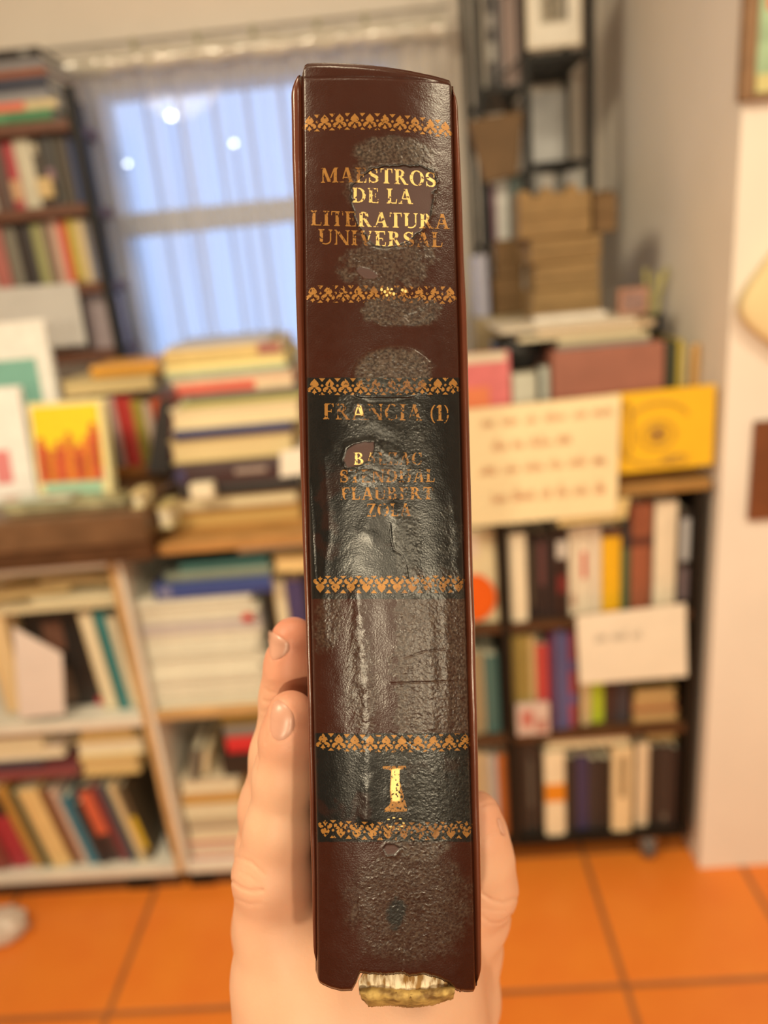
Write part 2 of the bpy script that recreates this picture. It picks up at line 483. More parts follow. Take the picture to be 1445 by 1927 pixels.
pile([(-60, 97, 197, 219, (.06,.22,.10), 'green book', dict(marks=[(.1,.45,.2,.8,(.10,.30,.14))])), (-60, 105, 177, 197, (.66,.52,.30), 'cream book with a red corner', dict(marks=[(.2,.62,.1,.9,(.75,.16,.10))])),
      (-60, 90, 159, 177, (.30,.29,.31), 'pale grey book'), (-60, 88, 133, 159, (.035,.04,.07), 'thick navy book'), (-60, 82, 118, 133, (.33,.11,.06), 'terracotta book'),
      (-60, 77, 100, 118, (.26,.24,.25), 'grey patterned book'), (-60, 72, 79, 100, (.03,.025,.025), 'black book', dict(marks=[(.72,.85,.3,.7,(.3,.28,.26))]))],
     YL + .01, 'pile on top of left metal shelf', 'books lying on top of the left metal shelf', depth=.14, z0=shz[3] + .0005)
row([(120, 152, 548, (.20,.17,.17), 'grey book half behind a paper'), (160, 205, 545, (.36,.27,.28), 'mauve book')], YL + .04, shz[0] + .0005, 600, 'bottom board of left metal shelf', 'books on the left metal shelf', depth=.12, ztop=shz[1] - .028)
def sheet(name, label, x0, x1, y0, y1, Y, col, cat='paper', th=.0015, tilt=0.0, quad=None):
    """a sheet of paper or card facing the room; corners given in photo pixels"""
    q = quad or [(x0, y1), (x1, y1), (x1, y0), (x0, y0)]
    P = [at(a, b, Y + (tilt if i >= 2 else 0)) for i, (a, b) in enumerate(q)]
    c = sum(P, Vector()) / 4
    c.z = min(p.z for p in P)
    t = thing(name, label, cat, c)
    d = Vector((0, th, 0))
    L = [p - c for p in P]
    MB().hexa([L[0], L[1], L[1]+d, L[0]+d, L[3], L[2], L[2]+d, L[3]+d]).build('card' if cat != 'paper' else 'paper_sheet', mat(col, .7, .04, 12), t)
    return t, c, L
def on_sheet(c, L, u, v, lift=.001):
    p = L[0].lerp(L[1], u).lerp(L[3].lerp(L[2], u), v)
    return p - Vector((0, lift, 0))
sheet('paper_sign', 'large plain grey paper taped across the bottom board of the left metal shelf', 0, 0, 0, 0, YL - .006, (.60,.54,.50), quad=[(-40, 662), (163, 648), (142, 532), (-40, 546)])
s = MB()
s.tube([at(224, 535, YL + .2), at(240, 610, YL + .2), at(258, 672, YL + .2), at(272, 760, YL + .2)], .0075, 8)
o = tag(s.build('leaning_rod', mat((.035,.04,.05), .5)), 'thin dark rod leaning against the wall right of the left metal shelf', 'rod')

# ---- white bookcases on the left ---------------------------------------------------
YW = 1.36
ZT = 0.845
t = thing('white_bookcase', 'white bookcase with birch edges under the dark table top', 'bookcase', (-0.92, YW, 0))
ox = 0.92
def side(x, th=.018, z0=.05, z1=ZT, y1=.30, parent=None, mm=None, strip=True):
    MB().box(x + ox - th/2, x + ox + th/2, 0.002, y1, z0, z1).build('side_panel', mm or white_board, parent)
    if strip: MB().box(x + ox - th/2, x + ox + th/2, 0.0, 0.002, z0, z1).build('edge_strip', birch, parent)
side(-1.23, parent=t); side(-.613, .016, parent=t)
for z, n in ((.068, 'shelf_board'), (.474, 'shelf_board'), (ZT, 'top_board')):
    MB().box(-1.221 + ox, -.6215 + ox, 0.0, .30, z - .020, z).build(n, white_board, t)
MB().box(-1.221 + ox, -.6215 + ox, .285, .298, .07, ZT - .02).build('back_panel', mat((.45,.30,.16), .6), t)
for x in (-1.2, -.72):
    MB().box(x + ox - .03, x + ox + .03, .01, .05, 0, .048).build('foot', black_wood, t)
MB().box(-1.221 + ox, -.6215 + ox, .014, .05, 0, .047).build('gap_shade_strip', mat((.07,.028,.010), .6), t)  # added dark strip: shade of the gap under the bookcase, put into colour
t = thing('white_bookcase', 'open birch bookcase of magazines under the tall stack of books', 'bookcase', (-0.36, YW, 0))
ox = 0.36
side(-.5985, .011, parent=t, mm=white_board, strip=False); side(-.085, parent=t)
for z, n in ((.068, 'shelf_board'), (.484, 'shelf_board')):
    MB().box(-.591 + ox, -.094 + ox, 0.0, .30, z - .020, z).build(n, birch if z > .3 else white_board, t)
MB().box(-.511 + ox, -.085 + ox, -.01, .36, ZT, ZT + .022).build('top_board', mat((.42,.20,.06), .45, .15, 18), t, bevel=.003)
MB().box(-.591 + ox, -.094 + ox, .285, .298, .07, ZT).build('back_panel', mat((.25,.20,.14), .6), t)
MB().box(-.591 + ox, -.094 + ox, .014, .05, 0, .047).build('gap_shade_strip', mat((.07,.028,.010), .6), t)  # same added strip, painting the shade beneath the birch bookcase
for x in (-.57, -.12):
    MB().box(x + ox - .03, x + ox + .03, .01, .05, 0, .048).build('foot', black_wood, t)
# dark table top
tb = thing('table_top', 'thick dark brown table top laid over the white bookcase', 'table', (-1.0, 1.325, ZT))
MB().box(-.45, .487, 0, .50, .002, .040).build('frame_rail', dark_wood, tb, bevel=.003)
MB().box(-.45, .487, -.006, .50, .041, .104).build('board', mat((.15,.075,.035), .4, .25, 16), tb, bevel=.004)
TZ = ZT + .105
# things on the dark table
def cover_book(label, x0, x1, y0, y1, Y, depth, col, tilt=-.18, marks=(), rz=0.0, z0=None, pages=CREAM, lean=0.0):
    X0, X1, Z0, Z1 = frame_pts(x0, x1, y0, y1, Y)
    z = z0 if z0 is not None else Z0
    return book(label, X0, X1, Y, z, Z1, depth, col, face='cover', tilt=tilt, marks=marks, rz=rz, pages=pages, lean=lean)
T1 = cover_book('tall white book with a teal panel standing at the far left of the table', -30, 97, 606, 860, 1.60, .018, (.86,.80,.70), -.10, [(.0,.78,.49,.775,(.20,.42,.34),'cover_panel')], z0=TZ)
cover_book('white book with a pink patch leaning in front of the teal panelled book', -60, 44, 734, 930, 1.47, .016, (.86,.79,.72), -.14, [(.3,.62,.15,.45,(.72,.22,.22),'cover_panel')], z0=TZ)
X0, X1, Z0, Z1 = frame_pts(45, 196, 760, 925, 1.43)
ob = book('yellow and red illustrated book leaning upright near the table edge', X0, X1, 1.43, TZ, Z1, .022, (.80,.66,.34), face='cover', tilt=-.20, rz=-.10,
     marks=[(.04,.93,.30,.95,(.88,.56,.015),'cover_panel'), (.10,.88,.02,.17,(.33,.52,.36),'title_strip')])
W_, H_ = X1 - X0, Z1 - TZ
crowd = MB(); crowd2 = MB()
for k, (u, hh) in enumerate(((-.38,.62),(-.27,.50),(-.14,.58),(0,.66),(.12,.52),(.22,.60),(.34,.74))):
    m_ = crowd if k % 2 else crowd2
    x = u * W_
    m_.box(x - .011, x + .011, -.0022, -.0011, H_*.18, H_*(hh - .06))
    m_.prism([(x + .008*math.cos(q*math.pi/4), H_*hh - .004 + .009*math.sin(q*math.pi/4)) for q in range(8)], lambda p, q, y: (p, y, q), -.0022, -.0011)
crowd.build('printed_crowd', mat((.62,.17,.02), .5, .3, 60), ob); crowd2.build('printed_crowd', mat((.50,.07,.025), .5, .3, 60), ob)
# shrink-wrapped magazines lying at the table edge
z = TZ
for k, (x0, x1, th, c, wd) in enumerate(((10, 238, .007, (.22,.15,.08), 'brown plastic wrapped magazine at the bottom of the flat pile on the table edge'),
        (0, 236, .006, (.40,.36,.22), 'greenish grey wrapped magazine in the middle of the flat pile on the table edge'),
        (-10, 228, .006, (.30,.24,.12), 'patterned wrapped magazine second from the top of the flat pile on the table edge'),
        (-25, 130, .006, (.45,.50,.40), 'pale green wrapped magazine on top of the flat pile on the table edge'))):
    X0, X1 = at(x0, 950, 1.35).x, at(x1, 950, 1.35).x
    r_ = thing('wrapped_magazine', wd, 'magazine', ((X0+X1)/2, 1.345 + .006*k, z), 0.0, 'wrapped magazines on the table edge')
    MB().box(X0-(X0+X1)/2, X1-(X0+X1)/2, 0, .055, 0, th).build('magazine_pages', mat(c, .12, .5, 26, coat=.6), r_, bevel=.003)
    z += th + .0004
# the block of standing books in the middle of the table
YM = 1.60
r_ = book('brown book lying flat under the red standing books', at(180, 910, YM).x, at(318, 910, YM).x, YM - .01, TZ, TZ + .022, .19, (.36,.13,.03), stand=False)
row([(183, 213, 742, (.05,.03,.03), 'dark brown book'), (213, 226, 746, (.55,.36,.33), 'pinkish grey slim book'), (226, 257, 747, (.50,.035,.03), 'deep red book'),
     (257, 279, 752, (.36,.27,.04), 'olive gold book'), (279, 293, 756, (.62,.44,.35), 'pale pink slim book'), (293, 314, 752, (.66,.10,.03), 'orange red book')],
    YM, TZ + .0225, 820, 'standing row behind yellow book', 'standing books behind the yellow book', depth=.15)
zt = at(240, 747, YM).z + .0105
pile([(115, 292, 717, 746, (.62,.46,.22), 'worn cream book', dict(face='pages', pages=(.66,.47,.22))), (170, 300, 693, 716, (.62,.27,.02), 'orange book', dict())], YM + .005, 'lying on the standing red books', 'books lying on the standing row', depth=.14, z0=zt + .001)
tag(MB().hexa([at(276, 890, 1.5), at(318, 890, 1.5), at(318, 890, 1.58), at(276, 890, 1.58), at(297, 758, 1.5), at(322, 745, 1.5), at(322, 745, 1.58), at(297, 758, 1.58)]).build('dark_folder', mat((.03,.025,.025), .5)), 'narrow dark folder wedged between the table books and the tall stack', 'folder')
pbook('small cream paper block standing beside the tall stack of books', 294, 322, 955, 995, 1.37, .07, (.62,.47,.20), face='pages', stand=False)
X0, X1, Z0, Z1 = frame_pts(246, 302, 930, 962, 1.34)
book('small pale cream block lying at the right end of the dark table', X0, min(X1, -.516), 1.34, TZ, TZ + .028, .06, (.72,.56,.28), face='pages', stand=False)

# ---- the tall stack ------------------------------------------------------------------
SP = 'tall stack under the window'
pile([(325, 568, 954, 985, (.40,.18,.04), 'orange brown book', dict(face='pages', pages=(.52,.30,.09))), (330, 560, 928, 954, (.30,.16,.08), 'cream paged book', dict(face='pages', pages=(.72,.56,.33))),
      (336, 566, 904, 928, (.022,.018,.018), 'black book'), (330, 545, 862, 904, (.055,.028,.030), 'thick dark purple book', dict(marks=[(.52,.80,.4,.62,(.35,.26,.22)), (.0,.08,.2,.8,(.06,.05,.12))])),
      (316, 552, 818, 862, (.55,.40,.18), 'thick tan book', dict(face='pages', pages=(.70,.52,.26))), (325, 548, 797, 818, (.04,.045,.12), 'navy book'),
      (318, 565, 758, 797, (.75,.62,.38), 'thick cream book', dict(face='pages', pages=(.76,.60,.36))), (335, 568, 748, 758, (.40,.36,.10), 'thin olive book'),
      (350, 560, 733, 748, (.15,.135,.11), 'dark grey book'), (330, 552, 716, 733, (.62,.10,.06), 'red book', dict(marks=[(.68,1.0,.0,1.0,(.72,.56,.36))])),
      (318, 548, 703, 716, (.70,.48,.32), 'salmon pink book'), (310, 540, 691, 703, (.26,.38,.28), 'grey green book'),
      (303, 540, 672, 691, (.78,.64,.28), 'pale yellow book', dict(face='pages', pages=(.82,.66,.30))), (304, 530, 649, 672, (.62,.44,.18), 'tan book with a maroon corner', dict(marks=[(.80,.99,.05,.95,(.34,.12,.10))])),
      (310, 505, 641, 649, (.45,.40,.36), 'thin grey booklet')], 1.43, SP, 'books of the tall stack', depth=.20, z0=ZT + .023)
sheet('price_card', 'small white card tucked into the right side of the tall stack', 0, 0, 0, 0, 1.418, (.80,.70,.58), cat='card', quad=[(527, 898), (572, 892), (572, 842), (527, 850)])
tag(MB().box(*[v for v in (at(360, 920, 1.41).x, at(404, 920, 1.41).x, 1.395, 1.4235, at(382, 935, 1.41).z, at(382, 908, 1.41).z)]).build('paper_block', mat((.76,.64,.46), .7), bevel=.003), 'small cream paper block sticking out of the tall stack', 'paper block')

# ---- inside the left white bookcase --------------------------------------------------
Yc = YW + .015
SZ = .4745
pbook('cream paperback with pages to the front at the far left of the white bookcase', -12, 30, 1152, 1346, Yc + .01, .13, (.72,.50,.26), face='pages', pages=(.74,.52,.27))
cover_book('black book with portrait photographs facing out in the white bookcase', 60, 177, 1155, 1345, Yc + .05, .02, (.022,.017,.015), -.02, [(.30,.62,.62,.92,(.16,.07,.045),'cover_photo'), (.12,.58,.05,.42,(.15,.09,.06),'cover_photo'), (.90,.99,0,.08,(.5,.03,.05),'cover_photo')], z0=SZ)
row([(178, 203, 1152, (.70,.55,.33), 'cream book', PG), (203, 226, 1150, (.02,.17,.18), 'teal book'), (226, 244, 1160, (.58,.50,.36), 'pale cream book', PG)], Yc + .02, SZ, 1250, 'beside the black portrait book', 'books beside the black portrait book', lean=-.05)
sheet('white_envelope', 'large pale envelope with a slanted top leaning in the white bookcase', 0, 0, 0, 0, Yc - .006, (.72,.60,.54), cat='envelope', quad=[(36, 1352), (122, 1344), (116, 1230), (24, 1180)])
zz = at(110, 1152, Yc).z
for k, (x0, x1, th, a, c, wd) in enumerate(((-20, 215, .012, .0, (.70,.56,.36), 'cream pamphlet lying lowest across the books in the white bookcase'), (50, 228, .012, .0, (.74,.62,.42), 'pale pamphlet in the middle of the papers in the white bookcase'),
       (-20, 130, .012, -.05, (.66,.47,.22), 'tan pamphlet at the upper left of the papers in the white bookcase'), (70, 225, .012, .06, (.62,.45,.22), 'yellowed pamphlet on top of the papers in the white bookcase'))):
    X0, X1 = at(x0, 1120, Yc).x, min(at(x1, 1120, Yc).x, -.626)
    book(wd, X0, X1, Yc + .004 * k, zz + .004 + k * .0150, zz + .004 + k * .0150 + th, .18, c, face='pages', stand=False, pages=c, lean=a, name='pamphlet', cat='pamphlet', group='papers in the white bookcase')
# lower compartment: leaning books with more lying on them
LZ = .0685
low = [(-36, 0, 1476, (.22,.05,.04), 'dark red book'), (0, 40, 1500, (.36,.03,.045), 'wine red book', dict(marks=[(0,1,.72,1.0,(.03,.02,.02))])), (40, 62, 1478, (.42,.22,.05), 'ochre book'), (62, 80, 1490, (.05,.07,.04), 'dark green book'),
       (80, 118, 1484, (.72,.50,.22), 'wide cream book'), (118, 138, 1486, (.18,.07,.035), 'brown book'), (138, 150, 1484, (.60,.44,.36), 'pale pink slim book'), (150, 171, 1500, (.03,.16,.24), 'blue book'),
       (171, 188, 1510, (.035,.025,.025), 'black book'), (188, 214, 1482, (.05,.03,.03), 'black book with a coral label', dict(marks=[(.05,.95,.38,.95,(.60,.12,.06))])), (214, 232, 1478, (.16,.035,.045), 'maroon book'),
       (232, 249, 1476, (.03,.08,.10), 'dark teal book'), (249, 262, 1474, (.66,.50,.28), 'cream slim book'), (262, 276, 1480, (.10,.07,.04), 'dark book with a yellow label', dict(marks=[(.05,.95,.15,.6,(.62,.42,.03))]))]
row(low, Yc + .01, LZ, 1560, 'bottom of white bookcase', 'leaning books in the bottom of the white bookcase', lean=-.16, depth=.15)
book('black portfolio standing against the right side of the white bookcase', -.648, -.626, Yc + .03, LZ, LZ + .185, .15, (.02,.015,.012))
pile([(-20, 150, 1449, 1468, (.22,.055,.06), 'maroon book'), (-20, 78, 1432, 1449, (.04,.045,.07), 'navy book'), (-20, 120, 1412, 1432, (.72,.58,.46), 'white paperback', PG), (-20, 82, 1390, 1412, (.68,.50,.27), 'cream paperback', PG)], Yc + .005, 'low pile far left in white bookcase', 'books lying over the leaning books', depth=.15, z0=at(65, 1470, Yc).z + .002)
pile([(152, 262, 1430, 1462, (.62,.42,.18), 'tan paged book', dict(face='pages', pages=(.66,.46,.20))), (140, 268, 1395, 1426, (.70,.52,.27), 'cream paged book', PG), (145, 250, 1368, 1396, (.60,.42,.18), 'yellowed book', dict(face='pages', pages=(.64,.44,.18)))], Yc + .005, 'pile lying over leaning books', 'books lying over the leaning books', depth=.15, z0=at(210, 1462, Yc).z + .002)

# ---- inside the birch bookcase ---------------------------------------------------------
SZ2 = .4845
sp = []
for k in range(19):
    q_ = random.Random(k + 40); v_ = q_.uniform(.86, 1.04)
    sp.append((q_.choice((236, 240, 246, 252)), q_.choice((482, 488, 493, 498)), 12.2, (.80*v_, .70*v_, .56*v_) if k not in (13, 14) else (.60, .50, .46), q_.uniform(-.005, .006)))
ORD += ['seventeenth', 'eighteenth', 'nineteenth']
z = SZ2
for k, (x0, x1, th, c, dy) in enumerate(sp):
    X0, X1 = max(at(x0, 1215, Yc).x, -.5895), at(x1, 1215, Yc).x
    tz = th * 1.065e-3
    book('white magazine, %s from bottom of thick stack in birch bookcase' % ORD[k], X0, X1, Yc + dy, z, z + tz, .22, c, face='pages', stand=False, pages=c, name='magazine', cat='magazine', group='magazines stacked in the birch bookcase')
    z += tz + .0003
c = at(466, 1160, Yc - .004)
tag(MB().prism([(.012*math.cos(k*math.pi/8), .009*math.sin(k*math.pi/8)) for k in range(16)], lambda p, q, y: (c.x + p, y, c.z + q), Yc - .009, Yc - .0062).build('red_sticker', mat((.55,.02,.02), .5)), 'round red tag stuck on the edge of the magazine stack', 'tag')
z = pile([(282, 508, 1060, 1090, (.035,.06,.22), 'blue book', dict(marks=[(.05,.15,.2,.8,(.2,.2,.32))])), (300, 505, 1040, 1060, (.20,.24,.19), 'grey green book'), (330, 500, 1026, 1040, (.03,.12,.11), 'dark teal book')], Yc + .002, 'pile above the white magazines', 'books lying on the magazines', depth=.2, z0=z + .0005)
row([(504, 518, 1108, (.02,.018,.015), 'black slim book'), (518, 541, 1095, (.68,.50,.25), 'cream book', PG), (541, 574, 1094, (.055,.045,.13), 'dark blue book')], Yc + .02, SZ2, 1150, 'right of the magazine stack', 'books right of the magazine stack')
zq = at(545, 1090, Yc).z
book('fanned yellowed booklet lying above the dark blue book', at(514, 1065, Yc).x, at(600, 1065, Yc).x, Yc + .004, zq + .012, zq + .042, .18, (.72,.48,.20), face='pages', stand=False, pages=(.74,.50,.22), lean=.05)
book('pale booklet tilted on top of the blue books beside the dark spine', at(440, 1022, Yc).x, at(590, 1022, Yc).x, Yc + .012, zq + .060, zq + .072, .16, (.66,.52,.36), face='pages', stand=False, pages=(.66,.52,.36), lean=-.02)
zq = pile([(358, 470, 1597, 1628, (.55,.17,.15), 'pink edged book', dict(face='pages', pages=(.72,.56,.42))), (354, 462, 1574, 1597, (.68,.54,.34), 'cream paperback', PG), (350, 462, 1551, 1574, (.30,.24,.19), 'grey edged book', dict(face='pages', pages=(.58,.46,.30))),
      (344, 458, 1528, 1551, (.62,.54,.38), 'pale cream paperback', PG), (340, 458, 1508, 1528, (.55,.27,.05), 'orange paperback', dict(face='pages', pages=(.60,.32,.08))), (340, 452, 1486, 1508, (.68,.54,.38), 'white paperback', PG)], Yc + .004, 'low left pile in birch bookcase', 'books in the bottom of the birch bookcase', z0=LZ)
row([(352, 368, 1412, (.17,.15,.12), 'grey book'), (374, 386, 1418, (.62,.45,.24), 'cream slim book', PG)], Yc + .012, zq + .002, 1450, 'leaning on low birch bookcase pile', 'books leaning on the lower pile', lean=.22, depth=.12)
pile([(424, 520, 1448, 1486, (.025,.018,.015), 'black box file'), (428, 525, 1402, 1434, (.60,.03,.035), 'red book'), (424, 525, 1378, 1402, (.22,.20,.18), 'grey book'), (420, 525, 1356, 1378, (.26,.19,.03), 'olive book')], Yc + .02, 'low right pile in birch bookcase', 'books right in the bottom of the birch bookcase', depth=.16, z0=zq + .001)
# plastic bag at the far left on the floor
bm = bmesh.new(); bmesh.ops.create_icosphere(bm, subdivisions=4, radius=.05)
for v in bm.verts:
    n = v.co.normalized(); k = 1 + .13 * math.sin(9*n.x + 3*n.z) * math.cos(8*n.y + 4*n.z) + .07*math.sin(17*n.z + 11*n.x)
    v.co = Vector((n.x*.062*k, n.y*.045*k, max(n.z*.034*k, -.028) + .028))
me = bpy.data.meshes.new('plastic_bag'); bm.to_mesh(me); bm.free(); me.polygons.foreach_set('use_smooth', [True]*len(me.polygons))
me.materials.append(mat((.62,.50,.42), .15, .1, 20, coat=.5)); o = bpy.data.objects.new('plastic_bag', me); COL.objects.link(o); pq = at(8, 1700, 1.30); o.location = (pq.x, 1.26, 0.0)
tag(o, 'crumpled clear plastic bag on the floor at the far left', 'plastic bag')

# ---- black bookcase on castors, right -----------------------------------------------------
YB = 1.355
t = thing('black_bookcase', 'black wheeled bookcase under the yellow print and paper signs', 'bookcase', (0.27, YB, 0))
ox = -0.27
X0b, X1b, XD = -0.015, 0.560, 0.166
for x, n in ((X0b + .009, 'side_panel'), (X1b - .011, 'side_panel'), (XD, 'divider')):
    MB().box(x + ox - .009, x + ox + .009, 0, .34, .072, .90).build(n, black_wood, t, bevel=.0015)
for z in (.084, .362, .631):
    for a, b in ((X0b + .018, XD - .009), (XD + .009, X1b - .02)):
        MB().box(a + ox, b + ox, .004, .32, z - .018, z).build('shelf_board', black_wood if z < .1 else dark_wood, t)
MB().box(X0b + ox, X1b + ox, -.012, .46, .892, .912).build('top_board', mat((.34,.17,.045), .45, .15, 18), t, bevel=.002)
MB().box(X0b + ox + .018, X1b + ox - .02, .32, .335, .09, .89).build('back_panel', mat((.03,.022,.016), .6), t)
for x in (.03, .47):
    for y in (.026, .30):
        c = MB().lathe([(.006, -.014), (.026, -.013), (.0315, -.007), (.0315, .007), (.026, .013), (.006, .014)], (x + ox, y, .0316), 20, 'X')
        k = c.build('castor_wheel', mat((.10,.09,.085), .4), t, True)
        MB().lathe([(.003, -.0155), (.015, -.0152), (.017, -.013)], (x + ox, y, .030), 16, 'X').build('hub', mat((.45,.42,.40), .3, metal=.8), k)
        MB().lathe([(.003, .0155), (.015, .0152), (.017, .013)], (x + ox, y, .030), 16, 'X').build('hub', mat((.45,.42,.40), .3, metal=.8), k)
        MB().hexa([(x+ox-.017, y-.012, .034), (x+ox+.017, y-.012, .034), (x+ox+.017, y+.012, .034), (x+ox-.017, y+.012, .034),
                   (x+ox-.02, y-.022, .072), (x+ox+.02, y-.022, .072), (x+ox+.02, y+.022, .072), (x+ox-.02, y+.022, .072)]).build('castor_fork', mat((.50,.47,.45), .3, metal=.8), t, bevel=.002)
Yr = YB + .02
BK = 'books on the black bookcase'
A1 = .6315
row([(958, 990, 1003, (.76,.63,.45), 'white book', dict(back=-.004)), (990, 1008, 1010, (.02,.015,.014), 'black slim book', dict(marks=[(.2,.8,.15,.9,(.06,.045,.03))])), (1008, 1032, 1006, (.025,.016,.016), 'black book', dict(marks=[(.3,.7,.4,.9,(.13,.05,.05))])), (1032, 1044, 1008, (.03,.02,.02), 'black slim book'),
     (1044, 1070, 1000, (.028,.012,.010), 'black book with a white disc', dict(marks=[(.12,.88,.70,.90,(.55,.48,.42)), (.15,.85,.3,.5,(.16,.02,.02))])), (1070, 1088, 995, (.76,.62,.46), 'white slim book with red mark', dict(marks=[(.25,.75,.1,.25,(.5,.3,.2))])), (1088, 1110, 990, (.78,.64,.48), 'white book with red title', dict(marks=[(.3,.7,.42,.72,(.58,.10,.08))])), (1110, 1132, 988, (.72,.58,.44), 'white book'),
     (1132, 1168, 992, (.76,.40,.012), 'bright yellow book', dict(marks=[(0,1,.90,1.0,(.10,.04,.03))])), (1168, 1187, 985, (.06,.11,.055), 'green book', dict(marks=[(0,1,.72,1.0,(.03,.03,.03))])), (1187, 1226, 948, (.30,.09,.045), 'reddish brown book', dict(marks=[(0,1,.62,.70,(.10,.03,.02))])),
     (1230, 1272, 944, (.74,.60,.44), 'cream book'), (1276, 1296, 960, (.035,.025,.022), 'dark book with a pale grey upper half', dict(marks=[(.1,.9,.50,.92,(.42,.40,.40)), (.1,.9,.1,.42,(.15,.11,.12))]))],
    Yr, A1, 1075, 'top row of black bookcase', BK, depth=.16)
A2 = .3625
row([(965, 998, 1195, (.28,.20,.055), 'olive tan book'), (998, 1010, 1198, (.60,.42,.20), 'tan slim book'), (1000 + 10, 1034, 1215, (.46,.055,.05), 'red book'), (1034, 1046, 1190, (.10,.03,.08), 'purple slim book'),
     (1046, 1062, 1185, (.10,.10,.22), 'blue grey book'), (1062, 1086, 1190, (.34,.06,.07), 'blue and red mottled book', dict(marks=[(.0,.4,0,1,(.10,.09,.24)), (.4,1,.25,.35,(.12,.09,.22)), (.4,1,.6,.7,(.12,.09,.22))]))],
    Yr, A2, 1290, 'middle row of black bookcase', BK, depth=.16)
cover_book('white and red patterned booklet facing out below the red books', 972, 1034, 1326, 1374, YB + .005, .010, (.62,.46,.40), 0.0, z0=A2 + .0003, marks=[(.15,.5,.3,.8,(.50,.16,.13),'cover_print'), (.6,.9,.1,.5,(.45,.2,.16),'cover_print')])
row([(1092, 1112, 1240, (.56,.40,.22), 'tan book'), (1112, 1138, 1240, (.42,.50,.03), 'lime green book'), (1138, 1160, 1250, (.06,.03,.025), 'dark brown book'), (1160, 1184, 1250, (.05,.045,.055), 'charcoal book')],
    Yr + .01, A2, 1315, 'below the white sign', BK, depth=.15)
pile([(1192, 1278, 1325, 1345, (.34,.17,.06), 'brown paged book', dict(face='pages', pages=(.58,.36,.15))), (1192, 1277, 1306, 1325, (.36,.10,.05), 'red brown book', dict(face='pages', pages=(.55,.33,.13))), (1195, 1275, 1286, 1306, (.45,.27,.10), 'tan book', dict(face='pages', pages=(.60,.38,.16)))],
     Yr, 'short pile below white sign', 'short pile below the white sign', depth=.14, z0=A2)
A3 = .0845
row([(972, 990, 1400, (.03,.022,.018), 'black book'), (990, 1008, 1398, (.045,.035,.03), 'black book with grey lettering', dict(marks=[(.25,.75,.3,.8,(.10,.085,.07))])), (1008, 1022, 1405, (.03,.02,.016), 'thin black book'),
     (1024, 1062, 1412, (.80,.66,.46), 'white book with an orange band', dict(back=-.006, marks=[(0,1,.42,.63,(.72,.25,.015))])), (1062, 1084, 1428, (.03,.025,.022), 'dark grey book'), (1084, 1108, 1425, (.05,.04,.10), 'navy book'), (1108, 1128, 1432, (.045,.035,.035), 'dark brown book'), (1128, 1150, 1430, (.03,.022,.018), 'black wide book'),
     (1150, 1188, 1404, (.76,.58,.34), 'cream book with dark vertical title', dict(back=-.006, marks=[(.35,.62,.42,.92,(.20,.13,.06))])), (1198, 1222, 1402, (.72,.56,.38), 'white slim book'), (1222, 1240, 1408, (.03,.022,.018), 'black slim book'), (1240, 1262, 1405, (.045,.032,.028), 'black book with a round emblem', dict(marks=[(.3,.7,.08,.16,(.16,.13,.10))])), (1262, 1274, 1408, (.05,.03,.025), 'dark brown book')],
    Yr, A3, 1480, 'bottom row of black bookcase', BK, depth=.16)
zt = at(1105, 1405, Yr).z
book('long cream book lying across the bottom row of the black bookcase', at(1026, 1400, Yr).x, at(1186, 1400, Yr).x, Yr - .004, zt + .004, zt + .032, .15, (.78,.62,.40), stand=False, face='pages', pages=(.80,.64,.42))
zt = at(1240, 1402, Yr).z
book('small yellowed book lying on the dark books at the bottom right', at(1215, 1390, Yr).x, at(1275, 1390, Yr).x, Yr + .004, zt + .006, zt + .026, .12, (.45,.30,.12), stand=False, face='pages', pages=(.52,.36,.15), lean=.08)
# left column of the black bookcase (partly behind the held book)
cover_book('cream book with an orange disc facing out left of the divider', 850, 935, 1002, 1176, Yr, .02, (.76,.62,.38), -.03, [(.0,.62,.72,.96,(.74,.58,.46),'cover_panel')], z0=A1 + .0005)
p0 = at(893, 1122, Yr - .004)
tag(MB().prism([(p0.x + .043*math.cos(k*math.pi/12), p0.z + .052*math.sin(k*math.pi/12) - .004) for k in range(24)], lambda p, q, y: (p, y, q), Yr - .0045, Yr - .0025).build('paper_disc', mat((.80,.12,.008), .5)), 'bright orange paper disc on the cream book left of the divider', 'disc')
row([(880, 903, 1230, (.30,.22,.12), 'olive brown book'), (903, 912, 1232, (.45,.34,.2), 'tan slim book'), (912, 940, 1236, (.06,.13,.12), 'teal book')], Yr, A2, 1300, 'black bookcase middle row, left column', BK, depth=.15)
row([(880, 905, 1415, (.56,.40,.20), 'tan book'), (905, 925, 1420, (.50,.38,.25), 'pale brown book'), (925, 938, 1425, (.42,.40,.40), 'grey slim book'), (938, 956, 1420, (.46,.13,.03), 'orange red book')], Yr, A3, 1490, 'black bookcase bottom row, left column', BK, depth=.15)
